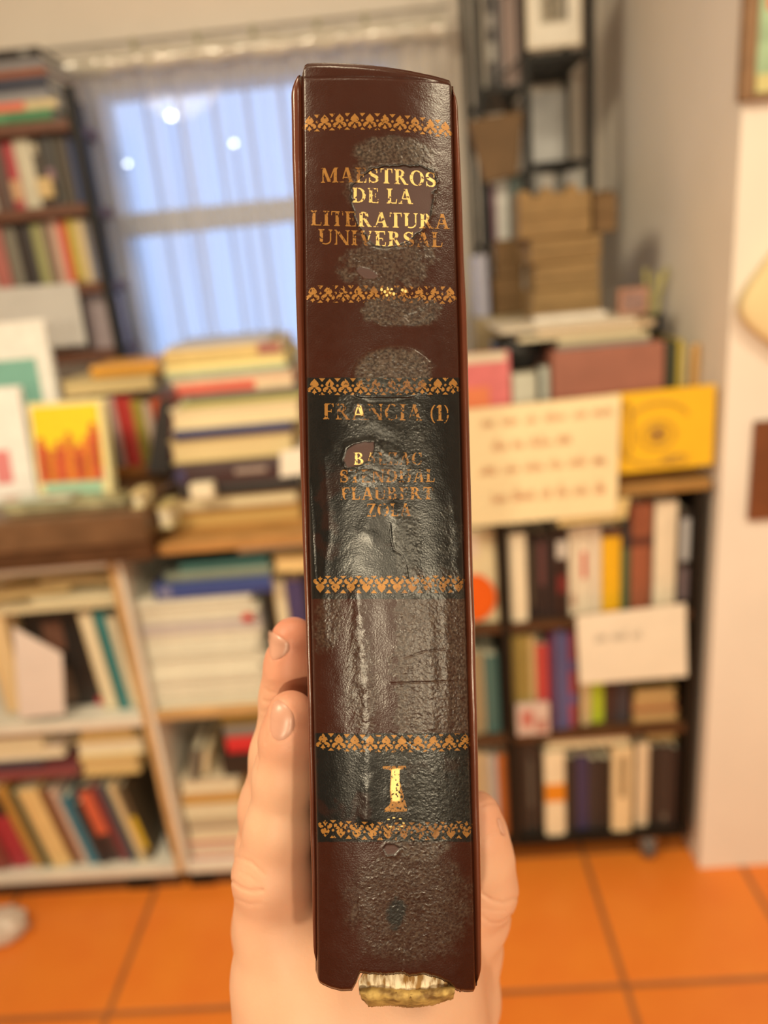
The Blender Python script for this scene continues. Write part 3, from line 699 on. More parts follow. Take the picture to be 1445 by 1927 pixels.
# signs
def scribble(rows, c, L, th, m, parent, seed):
    r = random.Random(seed); s = MB()
    for (u0, u1, v, hh) in rows:
        u = u0
        while u < u1 - .02:
            wl = r.uniform(.06, .14); n = max(4, int(wl / .011)); pts = []
            e = min(u + wl, u1)
            for k in range(n * 2 + 1):
                uu = u + (e - u) * k / (n * 2)
                vv = v + (hh if k % 2 else 0) * r.uniform(.5, 1.1) * (1.5 if r.random() < .15 else 1)
                pts.append(on_sheet(c, L, uu, vv, .0008) )
            s.tube(pts, th, 5)
            u = e + r.uniform(.03, .05)
    s.build('handwriting', m, parent)
t, c, L = sheet('paper_sign', 'large cream paper sign with red handwriting on the black bookcase', 0, 0, 0, 0, 1.325, (.80,.64,.38), cat='sign', quad=[(860, 994), (1160, 966), (1168, 741), (860, 773)])
scribble([(.15, .95, .84, .07), (.22, .70, .64, .08), (.14, .92, .44, .08), (.22, .92, .19, .10)], c, L, .0008, mat((.72,.36,.20), .6), t, 3)
tag(MB().hexa([at(1050, 990, 1.332), at(1178, 975, 1.332), at(1178, 975, 1.336), at(1050, 990, 1.336), at(1050, 960, 1.332), at(1185, 935, 1.332), at(1185, 935, 1.336), at(1050, 960, 1.336)]).build('masking_tape', mat((.66,.47,.20), .6)), 'strip of beige tape under the cream sign\'s lower edge', 'tape')
t, c, L = sheet('yellow_print', 'bright yellow print with a drawn eye on the black bookcase top', 0, 0, 0, 0, 1.342, (.80,.44,.012), cat='print', quad=[(1150, 893), (1341, 874), (1347, 724), (1150, 744)], th=.012)
d = MB()
def blob(cu, cv, ru, rv, a0=0, a1=2*math.pi, n=20):
    pts = [on_sheet(c, L, cu + ru*math.cos(a0+(a1-a0)*k/n), cv + rv*math.sin(a0+(a1-a0)*k/n), .0008) for k in range(n + 1)]
    d.tube(pts, .0022, 6)
blob(.45, .45, .17, .17); blob(.45, .46, .08, .09); blob(.45, .60, .30, .25, .3, 2.8); blob(.42, .22, .25, .14, 3.4, 6.0); blob(.14, .55, .06, .35); blob(.62, .12, .12, .05)
for k in range(6): blob(.45, .46, .012 * k, .012 * k + .004)
d.build('drawing', mat((.38,.19,.03), .6), t)
t, c, L = sheet('paper_sign', 'white paper sign with faint pencil writing on the middle row of the black bookcase', 0, 0, 0, 0, 1.338, (.80,.68,.54), cat='sign', quad=[(1091, 1288), (1293, 1272), (1290, 1136), (1084, 1160)])
scribble([(.16, .62, .60, .12)], c, L, .0004, mat((.45,.39,.34), .6), t, 5)

# ---- things on top of the black bookcase -----------------------------------------------------
TB = .9125
X0, X1, Z0, Z1 = frame_pts(1040, 1250, 652, 745, 1.45)
r_ = thing('document_box', 'terracotta document box standing behind the cream sign', 'box', ((X0+X1)/2, 1.45, TB))
MB().box(X0-(X0+X1)/2, X1-(X0+X1)/2, 0, .20, 0, Z1-TB).build('box_body', mat((.33,.115,.075), .6, .12, 14), r_, bevel=.003)
pbook('dark green book standing right of the terracotta box', 1252, 1272, 645, 770, 1.46, .13, (.04,.04,.02))
pbook('mustard book standing right of the terracotta box', 1274, 1284, 640, 770, 1.46, .13, (.50,.36,.05))
pbook('pale tan book standing near the right end of the bookcase top', 1285, 1296, 650, 770, 1.46, .13, (.52,.42,.27))
tag(MB().hexa([at(1298, 770, 1.44), at(1311, 770, 1.44), at(1311, 770, 1.455), at(1298, 770, 1.455), at(1302, 648, 1.44), at(1317, 645, 1.44), at(1317, 645, 1.455), at(1302, 648, 1.455)]).build('wooden_stick', mat((.66,.36,.12), .5), bevel=.002), 'orange wooden stick standing behind the yellow print', 'stick')
cover_book('red and pink book standing upright left of the black bowl', 842, 962, 668, 800, 1.47, .02, (.70,.16,.16), -.05, [(.0,.66,.0,.74,(.76,.20,.08),'cover_panel'), (.0,.94,.93,1.0,(.72,.58,.42),'cover_panel')], z0=TB)
r_ = pbook('light grey box file under the black bowl', 966, 1010, 702, 790, 1.46, .028, (.52,.48,.38))
pbook('pale grey slim file beside the terracotta box', 1018, 1034, 690, 790, 1.47, .026, (.46,.45,.38))
pbook('black slim file under the bowl', 1012, 1017, 700, 790, 1.465, .028, (.03,.03,.03))
bx_, by_ = .236, 1.545
zb = at(978, 693, by_).z
zrim = Z1 + .0012 + .0202
H_ = zrim - zb
bw = thing('black_bowl', 'black round bowl under the left end of the paper pile', 'bowl', (bx_, by_, zb))
MB().lathe([(.026, 0), (.042, H_*.15), (.051, H_*.6), (.0525, H_), (.0495, H_), (.047, H_*.6), (.034, H_*.22), (.001, H_*.18)], seg=32).build('bowl_body', mat((.018,.018,.018), .35), bw, True)
tag(MB().box(bx_ - .030, bx_ + .030, 1.512, 1.585, TB, zb - .0005).build('wooden_block', mat((.22,.16,.1), .6)), 'brown block supporting the black bowl', 'block')
z = Z1 + .0012
lay = [(1047, 1222, .008, (.25,.22,.20), 'grey folder at the bottom of the paper pile'), (1050, 1225, .011, (.62,.48,.28), 'tan folder second from the bottom of the paper pile'), (975, 1208, .010, (.70,.58,.40), 'cream folder in the middle of the paper pile'),
       (1010, 1232, .009, (.66,.46,.28), 'peach folder second from the top of the paper pile'), (940, 1195, .008, (.72,.60,.46), 'white folder on top of the paper pile')]
for k, (x0, x1, th, c_, wd) in enumerate(lay):
    X0, X1 = at(x0, 625, 1.46).x, at(x1, 625, 1.46).x
    book(wd, X0, X1, 1.452 + .004 * (k * 3 % 4), z, z + th, .22, c_, face='pages', stand=False, pages=c_, name='paper_folder', cat='folder', group='folders piled on the terracotta box')
    z += th + .0006
ZP = z
# kraft paper parcels on the folders
kraft = mat((0.25, 0.145, 0.055), .75, .18, 14, .2, name='kraft_paper'); kraft2 = mat((0.16, 0.085, 0.032), .75, .18, 14, .2, name='dark_kraft_paper')
def parcel(label, x0, x1, y0, y1, Y, depth, m, z0=None, jag=0, group='brown paper parcels'):
    X0, X1, Z0, Z1 = frame_pts(x0, x1, y0, y1, Y)
    if z0 is not None: Z1 += z0 - Z0; Z0 = z0
    t = thing('paper_parcel', label, 'parcel', ((X0+X1)/2, Y, Z0), random.uniform(-.06, .06), group)
    w_, h_ = (X1 - X0) / 2, Z1 - Z0
    n = 9; pts = [(-w_, 0), (w_, 0)]
    for k in range(n):
        u = 1 - 2 * k / (n - 1)
        pts.append((u * w_, h_ * (1 - jag * (0.5 + .5 * math.sin(k * 2.3)) * .45)))
    MB().prism(pts, lambda p, q, y: (p, y, q), 0, depth).build('parcel_body', m, t, bevel=.004)
    MB().box(-w_ * .9, w_ * .95, -.004, 0, h_ * .42, h_ * .50).build('paper_fold', m, t)
    return Z1
z = parcel('brown paper parcel lowest of the right parcel stack', 1002, 1130, 532, 588, 1.55, .14, kraft, ZP + .001)
z = parcel('brown paper parcel second from the bottom of the right parcel stack', 1006, 1128, 480, 530, 1.555, .14, kraft, z + .0005)
z = parcel('brown paper parcel third from the bottom of the right parcel stack', 998, 1132, 432, 480, 1.55, .14, kraft, z + .0005)
z2 = parcel('wide jagged brown paper bundle on top of the right parcel stack', 976, 1112, 330, 432, 1.545, .13, kraft, z + .0005, .6)
parcel('dark crushed paper bag at the right side of the parcel stack', 1117, 1160, 350, 432, 1.56, .10, kraft2, z + .0005, .5)
tag(MB().box(at(1000, 560, 1.50).x + .006, at(1142, 560, 1.50).x, 1.505, 1.54, ZP + .0005, ZP + .012).build('paper_stack', mat((.68,.58,.50), .7), bevel=.002), 'small white paper stack in front of the brown parcels', 'paper stack')
YK = 1.715
zk = frame_pts(926, 990, 520, 592, YK)[2]
tag(MB().box(at(900, 592, YK).x - .012, at(992, 592, YK).x, YK - .008, YK + .125, TB, zk - .001).build('storage_crate', mat((.30,.22,.12), .6), bevel=.003), 'brown crate under the left parcel stack beside the held book', 'crate')
ZQ = parcel('brown paper parcel lower of the left parcel stack', 930, 985, 520, 592, YK, .11, kraft2, zk)
parcel('brown paper parcel upper of the left parcel stack', 933, 984, 450, 520, YK, .11, kraft2, ZQ + .0005)
X0, X1, Z0, Z1 = frame_pts(896, 920, 480, 592, YK)
book('lilac book standing left of the brown parcels', X0, X1, YK + .004, zk, Z1, .10, (.36,.34,.42))
# small picture and dried stems
r_ = thing('photo_frame', 'small reddish framed picture at the right end of the folders', 'picture frame', (at(1192, 600, 1.50).x, 1.50, ZP + .0005))
w_ = at(1222, 570, 1.5).x - at(1166, 570, 1.5).x; h_ = at(1192, 545, 1.5).z - ZP
MB().box(-w_/2, w_/2, 0, .014, 0, max(h_, .05)).build('frame', mat((.36,.16,.10), .5), r_, bevel=.002)
MB().box(-w_/2 + .008, w_/2 - .008, -.001, .0, .008, max(h_, .05) - .008).build('picture', mat((.24,.13,.11), .5, .5, 70), r_)
px_ = at(1236, 640, 1.62)
tag(MB().box(px_.x - .03, px_.x + .016, 1.60, 1.66, TB, px_.z).build('box_stand', mat((.05,.04,.03), .5)), 'dark narrow box under the small black pot', 'box')
r_ = thing('dried_plant', 'small black pot of dried yellow stems against the right wall', 'plant', (px_.x - .006, 1.63, px_.z + .0005))
MB().lathe([(.016, 0), (.021, .055), (.019, .055), (.015, .01)], seg=20).build('pot', mat((.02,.018,.018), .4), r_, True)
for k in range(9):
    rr = random.Random(k); a = rr.uniform(-.03, .024); hh = rr.uniform(.09, .15)
    MB().tube([(a*.3, rr.uniform(-.006,.006), .02), (a*.6, 0, hh*.6), (a, rr.uniform(-.02,.01), hh)], [.0015, .0015, .004], 6).build('stem', mat((.52,.44,.16), .7), r_)

# ---- tall black shelf at the back right ---------------------------------------------------------
YS = 1.86
t = thing('tall_metal_shelf', 'tall narrow black metal shelf in the back right corner', 'shelf', (0.36, YS, 0))
ox = -0.36
xa, xb, xc = at(898, 100, YS).x, at(992, 200, YS).x, at(1112, 200, YS).x
for x in (xa, xb, xc):
    for y in (.0, .24):
        MB().box(x + ox - .009, x + ox + .009, y, y + .018, 0, 2.3).build('post', black_metal, t, bevel=.0015)
zs = {k: at(1050, y, YS).z for k, y in ((0, 98), (1, 302), (2, 460))}
zl = at(945, 162, YS).z
for z in zs.values():
    MB().box(xb + ox + .009, xc + ox - .009, 0, .255, z - .012, z).build('shelf_board', black_metal, t)
for z in (zl, at(945, 455, YS).z, zl + .42, zs[0] + .40):
    a, b = (xa, xb) if z < zs[0] + .3 or abs(z - zl - .42) < 1e-6 else (xb, xc)
    MB().box(a + ox + .009, b + ox - .009, 0, .255, z - .012, z).build('shelf_board', black_metal, t)
MB().hexa([(xa+ox, .002, zl-.012), (xa+ox+.01, .002, zl-.012), (xa+ox+.01, .008, zl-.012), (xa+ox, .008, zl-.012), (xb+ox-.01, .002, zl+.055), (xb+ox, .002, zl+.055), (xb+ox, .008, zl+.055), (xb+ox-.01, .008, zl+.055)]).build('brace', black_metal, t)
TS = 'upper left of tall black shelf'
row([(902, 914, 5, (.40,.34,.28), 'pale slim book'), (914, 934, -12, (.06,.05,.05), 'black and white book', dict(marks=[(.1,.9,.3,.5,(.3,.27,.24)), (.1,.9,.65,.8,(.25,.22,.2))])), (934, 948, -10, (.10,.08,.08), 'charcoal book'), (948, 962, -8, (.30,.20,.17), 'brownish pink book'), (962, 982, -12, (.22,.15,.13), 'dark rose book')],
    YS + .025, zl + .0005, 70, TS, 'books on the tall black shelf')
row([(915, 926, 345, (.06,.05,.06), 'dark book'), (926, 934, 348, (.28,.09,.14), 'magenta slim book'), (934, 958, 342, (.55,.50,.46), 'white book'), (958, 984, 335, (.07,.10,.09), 'dark green book')],
    YS + .025, at(945, 455, YS).z + .0005, 395, 'lower left of tall black shelf', 'books on the tall black shelf')
row([(1003, 1022, 320, (.30,.27,.25), 'grey book'), (1022, 1044, 312, (.40,.34,.30), 'pale grey book'), (1044, 1066, 325, (.10,.09,.08), 'black book'), (1066, 1084, 318, (.36,.32,.30), 'silver grey book'), (1084, 1102, 315, (.42,.38,.34), 'whitish book')],
    YS + .025, zs[2] + .0005, 390, 'lower right of tall black shelf', 'books on the tall black shelf', ztop=zs[1] - .016)
tag(MB().box(xb + .02, xc - .012, YS + .20, YS + .215, zs[1] + .0005, zs[1] + .175).build('backing_sheet', mat((.60,.56,.54), .6)), 'plain pale sheet standing at the back of the tall shelf', 'sheet')
# framed print leaning on the top board of the tall shelf
w_ = at(1090, 40, YS).x - at(988, 40, YS).x
r_ = thing('framed_print', 'framed black and white print standing on the tall black shelf', 'picture', (at(1039, 80, YS).x, YS - .022, zs[0] + .005))
hh = .175
MB().box(-w_/2, w_/2, 0, .014, 0, hh).build('frame', mat((.66,.55,.42), .5), r_, bevel=.002)
MB().box(-w_/2 + .006, w_/2 - .006, -.001, 0, .006, hh - .006).build('mat_board', mat((.74,.66,.56), .6), r_)
q = MB().box(-w_*.26, w_*.24, -.002, -.001, .045, hh - .03).build('printed_image', mat((.40,.34,.26), .5, .5, 70), r_)
MB().box(-w_*.20, w_*.12, -.003, -.002, .05, hh - .05).build('dark_figure', mat((.20,.16,.11), .5, .5, 120), q)
MB().box(w_*.17, w_*.24, -.003, -.002, .05, hh - .03).build('dark_edge', mat((.06,.05,.045), .5), q)
# hanging brown bag
b0, b1, b2, b3 = at(912, 346, YS - .03), at(975, 330, YS - .03), at(986, 206, YS - .03), at(879, 228, YS - .03)
c = (b0 + b1 + b2 + b3) / 4
r_ = thing('paper_bag', 'flat brown paper bag hanging from the left post of the tall shelf', 'bag', c)
d = Vector((0, .022, 0))
MB().hexa([b0-c, b1-c, b1-c+d, b0-c+d, b3-c, b2-c, b2-c+d, b3-c+d]).build('bag_body', mat((.14,.075,.032), .75, .15, 16, .2), r_, bevel=.006)
MB().tube([b3*.6+b2*.4-c+Vector((0,.011,-.004)), (b3+b2)/2-c+Vector((0,.011,.045)), b3*.3+b2*.7-c+Vector((0,.011,-.004))], .002, 6).build('handle', mat((.12,.06,.03), .7), r_)

# ---- on the right wall face -------------------------------------------------------------------
Yw = 1.33
p = at(1393, 190, Yw - .02)
r_ = thing('framed_painting', 'brown framed green and red painting at the top of the right wall', 'picture', (p.x, Yw - .021, p.z))
MB().box(0, .022, 0, .02, 0, .5).build('frame', mat((.24,.12,.05), .5, .2, 30), r_, bevel=.003)
MB().box(.022, .34, 0, .02, 0, .008).build('frame', mat((.24,.12,.05), .5, .2, 30), r_, bevel=.002)
MB().box(.34, .362, 0, .02, 0, .5).build('frame', mat((.24,.12,.05), .5, .2, 30), r_, bevel=.003)
MB().box(.022, .34, 0, .02, .49, .5).build('frame', mat((.24,.12,.05), .5, .2, 30), r_)
cv = MB().box(.022, .34, .006, .018, .008, .49).build('canvas', mat((.34,.46,.28), .6, .35, 18), r_)
MB().hexa([(.036,.004,.12),(.052,.004,.12),(.052,.006,.12),(.036,.006,.12),(.030,.004,.17),(.060,.004,.17),(.060,.006,.17),(.030,.006,.17)]).build('red_shape', mat((.72,.13,.06), .6), cv)
MB().box(.024, .06, .004, .006, .01, .035).build('yellow_patch', mat((.62,.52,.22), .6), cv)
# tan cloth cushion shape hung on the wall
bm = bmesh.new(); bmesh.ops.create_uvsphere(bm, u_segments=32, v_segments=20, radius=1)
for v in bm.verts:
    x, y, zc = v.co
    s = lambda a: math.copysign(abs(a) ** .45, a)
    v.co = Vector((s(x) * .104, s(y) * .020, s(zc) * .104))
bmesh.ops.recalc_face_normals(bm, faces=bm.faces)
me = bpy.data.meshes.new('cloth_body'); bm.to_mesh(me); bm.free(); me.polygons.foreach_set('use_smooth', [True]*len(me.polygons))
me.materials.append(mat((.74,.56,.30), .8, .06, 12, .15))
pc = at(1372, 585, Yw - .022)
r_ = thing('cloth_bag', 'pale tan cloth bag hanging corner down on the right wall', 'bag', (pc.x + .142, Yw - .0215, pc.z + .015), 0, None, math.radians(38))
o = bpy.data.objects.new('cloth_body', me); COL.objects.link(o); o.parent = r_
MB().tube([(.036*math.cos(a*math.pi/10) - .03, -.020, .026*math.sin(a*math.pi/10)) for a in range(21)], .002, 6).build('printed_ring', mat((.50,.42,.24), .8), r_)
p0, p1 = at(1416, 980, Yw - .012), at(1416, 795, Yw - .012)
tag(MB().box(at(1416, 888, Yw - .012).x, at(1416, 888, Yw - .012).x + .16, Yw - .0125, Yw - .0005, p0.z, p1.z).build('wooden_plaque', mat((.17,.05,.015), .5, .15, 18), bevel=.002), 'dark brown wooden plaque on the right wall at the frame\'s edge', 'plaque')

# ------------------------------------------------------------------ the held book
D = 0.1745                                   # distance of the spine's crown along the view axis
PC = (728.0, 997.0)
UX, UY, VX, VY = 1.0, -0.010, -0.027, 1.0    # the spine is worn out of square
C0 = Vector(((PC[0] - CX) / F * D, -(PC[1] - CY) / F * D, 0))
HB = CAM + RT * C0.x + UP * C0.y + FW * D
def uv_of(px, py, n=0.0):
    z = D - n
    x = (np.asarray(px, float) - CX) / F * z - C0.x
    y = -(np.asarray(py, float) - CY) / F * z - C0.y
    det = UX * VY - VX * UY
    return (x * VY - VX * y) / det, (UX * y - UY * x) / det
def xy_of(u, v): return UX * u + VX * v, UY * u + VY * v
def px_of(x, y, n):                          # book-frame point -> photo pixel, for reading marks off the photo
    z = D - n
    return CX + F * (x + C0.x) / z, CY - F * (y + C0.y) / z
book_root = thing('held_book', 'worn dark brown book with gilt spine lettering held upright in a hand', 'book', HB)
book_root.rotation_euler = M3.to_euler()

py_k = np.array([60, 150, 600, 1000, 1250, 1600, 1830, 1960.])
vk = uv_of(PC[0], py_k)[1]
def edge(pxs, n):
    p = np.interp(py_k, [150, 600, 1000, 1250, 1600, 1830], pxs)
    return uv_of(p, py_k, n)[0]
NE = -0.0042
PLk = edge([566, 571, 578, 585, 592, 594], NE); PRk = edge([853, 866, 875, 882, 893, 899], NE - .0008)
OLk = edge([545, 556, 567, 576, 584, 589], NE); ORk = edge([861, 879, 889, 896.5, 904.5, 907.5], NE - .0008)
def at_v(k, v): return np.interp(-np.asarray(v), -vk, k)

# noise on a grid
def vnoise(nv, nu, cv, cu, seed):
    r = np.random.default_rng(seed); g = r.random((cv + 2, cu + 2))
    y = np.linspace(0, cv, nv); x = np.linspace(0, cu, nu)
    y0 = np.minimum(y.astype(int), cv); x0 = np.minimum(x.astype(int), cu)
    fy = (y - y0)[:, None]; fx = (x - x0)[None, :]
    fy = fy * fy * (3 - 2 * fy); fx = fx * fx * (3 - 2 * fx)
    a = g[y0][:, x0]; b = g[y0][:, x0 + 1]; c = g[y0 + 1][:, x0]; d = g[y0 + 1][:, x0 + 1]
    return (a * (1 - fx) + b * fx) * (1 - fy) + (c * (1 - fx) + d * fx) * fy
def fbm(nv, nu, base, seed, octs=4):
    out = 0; amp = 1; tot = 0
    for k in range(octs):
        cu = int(base * 2 ** k); cv = int(base * 2 ** k * 6)
        out = out + amp * vnoise(nv, nu, cv, cu, seed + k); tot += amp; amp *= .55
    return out / tot
def sst(a, b, x):
    t = np.clip((x - a) / (b - a), 0, 1); return t * t * (3 - 2 * t)

NU, NV = 250, 1420
sg = np.linspace(-1, 1, NU)
sg = np.sign(sg) * (1 - (1 - np.abs(sg)) ** 1.15)     # a little denser near the joints
tg = np.linspace(0, 1, NV)
um = sg * .0195
# outline of tail and head, read off the photo
tail_px = np.array([585, 594, 600, 612, 628, 648, 668, 676, 682, 700, 730, 760, 775, 800, 830, 850, 862, 870, 885, 895, 908.])
tail_py = np.array([1818, 1826, 1838, 1848, 1856, 1862, 1862, 1846, 1829, 1832, 1834, 1832, 1838, 1834, 1842, 1852, 1864, 1866, 1867, 1866, 1862.])
tail_n = -.0017 - .0040 * np.abs((tail_px - 748) / 158) ** 2.4
tail_v = np.interp(um, *uv_of(tail_px, tail_py, tail_n))
tail_v = tail_v + (rng.random(NU) - .5) * .0003 * ((um > -.007) & (um < .016))
head_px = np.array([540, 560, 566, 580, 640, 720, 800, 845, 862.]); head_py = np.array([140, 128, 124, 122, 121, 126, 139, 150, 160.])
head_n = -.0021 - .0040 * np.abs((head_px - 704) / 158) ** 2.4
hu, hv_ = uv_of(head_px, head_py, head_n)
head_v = np.interp(um, hu, hv_)
U = np.zeros((NV, NU)); V = np.zeros((NV, NU))
V[:] = tail_v[None, :] + (head_v - tail_v)[None, :] * tg[:, None]
pl, pr = at_v(PLk, V), at_v(PRk, V)
U[:] = (pl + pr) / 2 + sg[None, :] * (pr - pl) / 2
S = np.abs(sg)[None, :] + 0 * V
N0 = -0.0032 * S ** 2.4 - 0.0006 * (U / .019) - 0.0022 * sst(.93, 1.0, S) ** 2
dt = head_v[None, :] - V; db = V - tail_v[None, :]
N0 = N0 - .0020 * (1 - sst(0, .0030, dt)) ** 2 - .0016 * (1 - sst(0, .0022, db)) ** 2
X, Y_ = xy_of(U, V)
PX, PY = px_of(X, Y_, N0)

n1 = fbm(NV, NU, 6, 1); n2 = fbm(NV, NU, 14, 5); n3 = fbm(NV, NU, 34, 9, 3); n4 = fbm(NV, NU, 60, 15, 2); n5 = fbm(NV, NU, 3, 21, 3); n6 = fbm(NV, NU, 110, 31, 1)
def ell(cx, cy, rx, ry, rag=.35, soft=.15, n=None):
    e = 1 - ((PX - cx) / rx) ** 2 - ((PY - cy) / ry) ** 2 + (.6 * (n1 - .5) + .5 * (n2 - .5) + .35 * (n3 - .5)) * 3.2 * rag
    return sst(-.02, soft + .28, e)
def poly_sd(pts):
    """signed distance in photo pixels to a closed outline (positive inside)"""
    P = np.array(pts, float); d = np.full(PX.shape, 1e9); ins = np.zeros(PX.shape, bool)
    for i in range(len(P)):
        a, b = P[i], P[(i + 1) % len(P)]
        ab = b - a
        t = np.clip(((PX - a[0]) * ab[0] + (PY - a[1]) * ab[1]) / (ab @ ab), 0, 1)
        d = np.minimum(d, np.hypot(PX - a[0] - t * ab[0], PY - a[1] - t * ab[1]))
        c = (a[1] > PY) != (b[1] > PY)
        xx = a[0] + (PY - a[1]) / (b[1] - a[1] + 1e-12) * ab[0]
        ins ^= c & (PX < xx)
    return np.where(ins, d, -d)
def line_d(pts):
    P = np.array(pts, float); d = np.full(PX.shape, 1e9)
    for a, b in zip(P[:-1], P[1:]):
        ab = b - a; t = np.clip(((PX - a[0]) * ab[0] + (PY - a[1]) * ab[1]) / (ab @ ab), 0, 1)
        d = np.minimum(d, np.hypot(PX - a[0] - t * ab[0], PY - a[1] - t * ab[1]))
    return d
q = lambda o, s, L: [(o[0] + a / s, o[1] + b / s) for a, b in L]
hole = q((520, 100), 3.6125, [(510,980),(520,900),(570,850),(650,800),(720,770),(850,768),(980,775),(1040,800),(1080,850),(1085,900),(1060,950),(1055,1040),(1030,1130),(980,1200),(900,1270),(820,1300),(740,1310),(660,1300),(600,1220),(550,1150),(525,1060)])
sd1 = poly_sd(hole) + (n3 - .5) * 7
sd2 = poly_sd(q((520, 600), 3.6125, [(460,960),(480,890),(530,850),(600,835),(665,835),(655,900),(620,960),(560,1000),(480,1012)])) + (n3 - .5) * 4
sd3 = poly_sd(q((520, 100), 3.6125, [(540,1480),(570,1450),(640,1470),(695,1510),(670,1530),(600,1530)])) + (n3 - .5) * 3
sd4 = poly_sd(q((520, 600), 3.6125, [(520,625),(545,590),(580,590),(600,625),(580,660),(540,660)])) + (n3 - .5) * 3
sd5 = poly_sd([(722,1597),(728,1590),(742,1590),(752,1597),(742,1608),(728,1608)]) + (n3 - .5) * 3
sd6 = poly_sd([(730,1545),(738,1538),(752,1538),(760,1546),(754,1556),(738,1557)]) + (n3 - .5) * 3
sd7 = poly_sd(q((520, 100), 3.6125, [(870,1790),(950,1760),(1060,1700),(1040,1760),(980,1800),(900,1825)])) + (n3 - .5) * 3
sdI = poly_sd(q((520, 1080), 3.6125, [(785,1330),(840,1320),(842,1545),(790,1550),(775,1450)])) + (n3 - .5) * 3
peel = np.maximum.reduce([sst(-1, 1, s_) for s_ in (sd1, sd2, sd3, sd4, sd5)])
# residue of old stickers and film
res = np.zeros(PX.shape)
def addres(m, k): 
    global res
    res = np.maximum(res, m * k)
addres(ell(738, 360, 92, 108, .22), .75)
addres(ell(737, 288, 84, 34, .25), 1.0)
addres(ell(730, 500, 98, 55, .5), .75)
addres(ell(752, 585, 85, 32, .35), .9)
addres(ell(740, 700, 82, 50, .18) * (PY < 745), 1.0)
addres(ell(675, 775, 46, 34, .5), .7)
addres(ell(708, 873, 62, 40, .2), .8)
addres(ell(735, 850, 95, 130, .7, .6) , .45)
addres(ell(768, 1020, 30, 75, .5), .9)
addres(ell(848, 1020, 26, 90, .9, .5), .6)
addres(sst(738, 752, PX + (n2 - .5) * 40 + (n3 - .5) * 30) * sst(1060, 1120, PY) * (1 - sst(1372, 1400, PY)), .75)
addres(ell(612, 1170, 34, 60, .8, .4), .6)
addres(ell(680, 1290, 34, 150, .9, .6), .5)
addres(sst(690, 760, PX + (n2 - .5) * 60) * sst(1395, 1430, PY) * (1 - sst(1560, 1590, PY)), .5)
addres(ell(790, 1580, 65, 48, .25), .8)
addres(ell(772, 1700, 132, 128, .28, .35) * sst(1560, 1620, PY), .55)
dark = ell(745, 1722, 27, 34, .7, .4)
res = np.clip(res * (1 - peel), 0, 1)
res_t = res * (.55 + .75 * n3)
# printed black panels
def black(y0, y1, xl, xr):
    wob = (n2 - .5) * 2.5
    xl_ = np.interp(PY, [y0, y1], xl); xr_ = np.interp(PY, [y0, y1], xr)
    return sst(-1, 1, PX - xl_ + wob) * sst(-1, 1, xr_ - PX + wob) * sst(-1, 1, PY - y0 + wob) * sst(-1, 1, y1 - PY + wob)
label = np.maximum(black(711, 1127, (577, 586), (870, 880)), black(1380, 1584, (591.5, 597), (891, 895.5)))
scuff = sst(.60, .75, n1) * .35 * label * sst(860, 900, PY)
# relief
H = np.zeros(PX.shape)
H += res * ((n3 - .45) * .35e-4 + (n4 - .5) * .55e-4 + (n6 - .5) * .40e-4)
speck = sst(.66, .80, n6 * .5 + n4 * .5) * np.clip(res * 1.3, 0, 1)
H += speck * 4.5e-5
H -= sst(.70, .82, vnoise(NV, NU, 540, 90, 77)) * res * 4e-5
H += (n5 - .5) * 1.6e-4 + (n1 - .5) * .8e-4 + (n2 - .5) * .40e-4 + (n3 - .5) * .10e-4
for s_, dp in ((sd1, 1.5e-4), (sd2, 1.0e-4), (sd3, .7e-4), (sd4, .6e-4), (sd5, .6e-4), (sd7, .7e-4)):
    H -= dp * sst(-1.5, 1.5, s_) ; H += dp * .8 * np.exp(-((s_ + 3) / 3.5) ** 2)
def ridge(pts, w, a):
    global H
    dd = line_d(pts) + (n2 - .5) * w * .9 + (n1 - .5) * w * .8
    H += a * np.exp(-(dd / w) ** 2) * (.45 + 1.1 * n1)
ridge([(672,1110),(676,1160),(684,1260),(690,1330),(692,1420),(690,1540)], 15, 2.3e-4)
ridge([(728,1150),(736,1180),(745,1220)], 14, .9e-4)
ridge([(735,1290),(742,1330)], 16, .8e-4)
ridge([(805,1140),(812,1260),(815,1370)], 12, 1.5e-4)
ridge([(838,1130),(842,1260),(838,1380)], 9, 1.2e-4)
ridge([(610,860),(618,1000),(606,1100),(612,1200)], 10, 1.3e-4)
ridge([(855,930),(864,1040),(862,1110)], 9, 1.5e-4)
ridge([(700,960),(685,1000),(700,1010)], 12, 1.2e-4)
ridge([(742,960),(765,1010),(775,1060),(782,1110)], 16, 2.2e-4)
ridge([(650,840),(700,826),(735,860)], 5, 1.2e-4)
ridge([(700,790),(745,815),(750,860)], 16, 1.6e-4)
ridge([(580,900),(588,1000),(592,1100)], 4, 1.6e-4)
ridge([(560 + 14, 330),(566 + 8, 640)], 3, .6e-4)
for pts, w_, a in (([(733,985),(736,1015),(741,1034),(755,1043),(762,1056),(767,1085)], 2.2, 1.3e-4), ([(664,745),(695,757),(740,756),(800,742)], 2.0, 1.2e-4), ([(648,880),(700,882),(760,905)], 2, .7e-4),
                   ([(735,1286),(800,1284),(880,1281)], 1.4, 1.0e-4), ([(760,1240),(800,1225),(840,1222)], 1.2, .8e-4), ([(735,1378),(765,1395),(790,1412)], 1.4, .6e-4), ([(757,1690),(760,1760),(757,1826)], 1.5, 1e-4)):
    H -= a * np.exp(-(line_d(pts) / w_) ** 2)
dome = np.clip(1 - ((PX - 740) / 80) ** 2 - ((PY - 715) / 66) ** 2, 0, 1) * (PY < 748)
H += 3.0e-4 * np.sqrt(dome)
dome = np.clip(1 - ((PX - 706) / 60) ** 2 - ((PY - 872) / 44) ** 2, 0, 1)
H += 2.2e-4 * np.sqrt(dome)
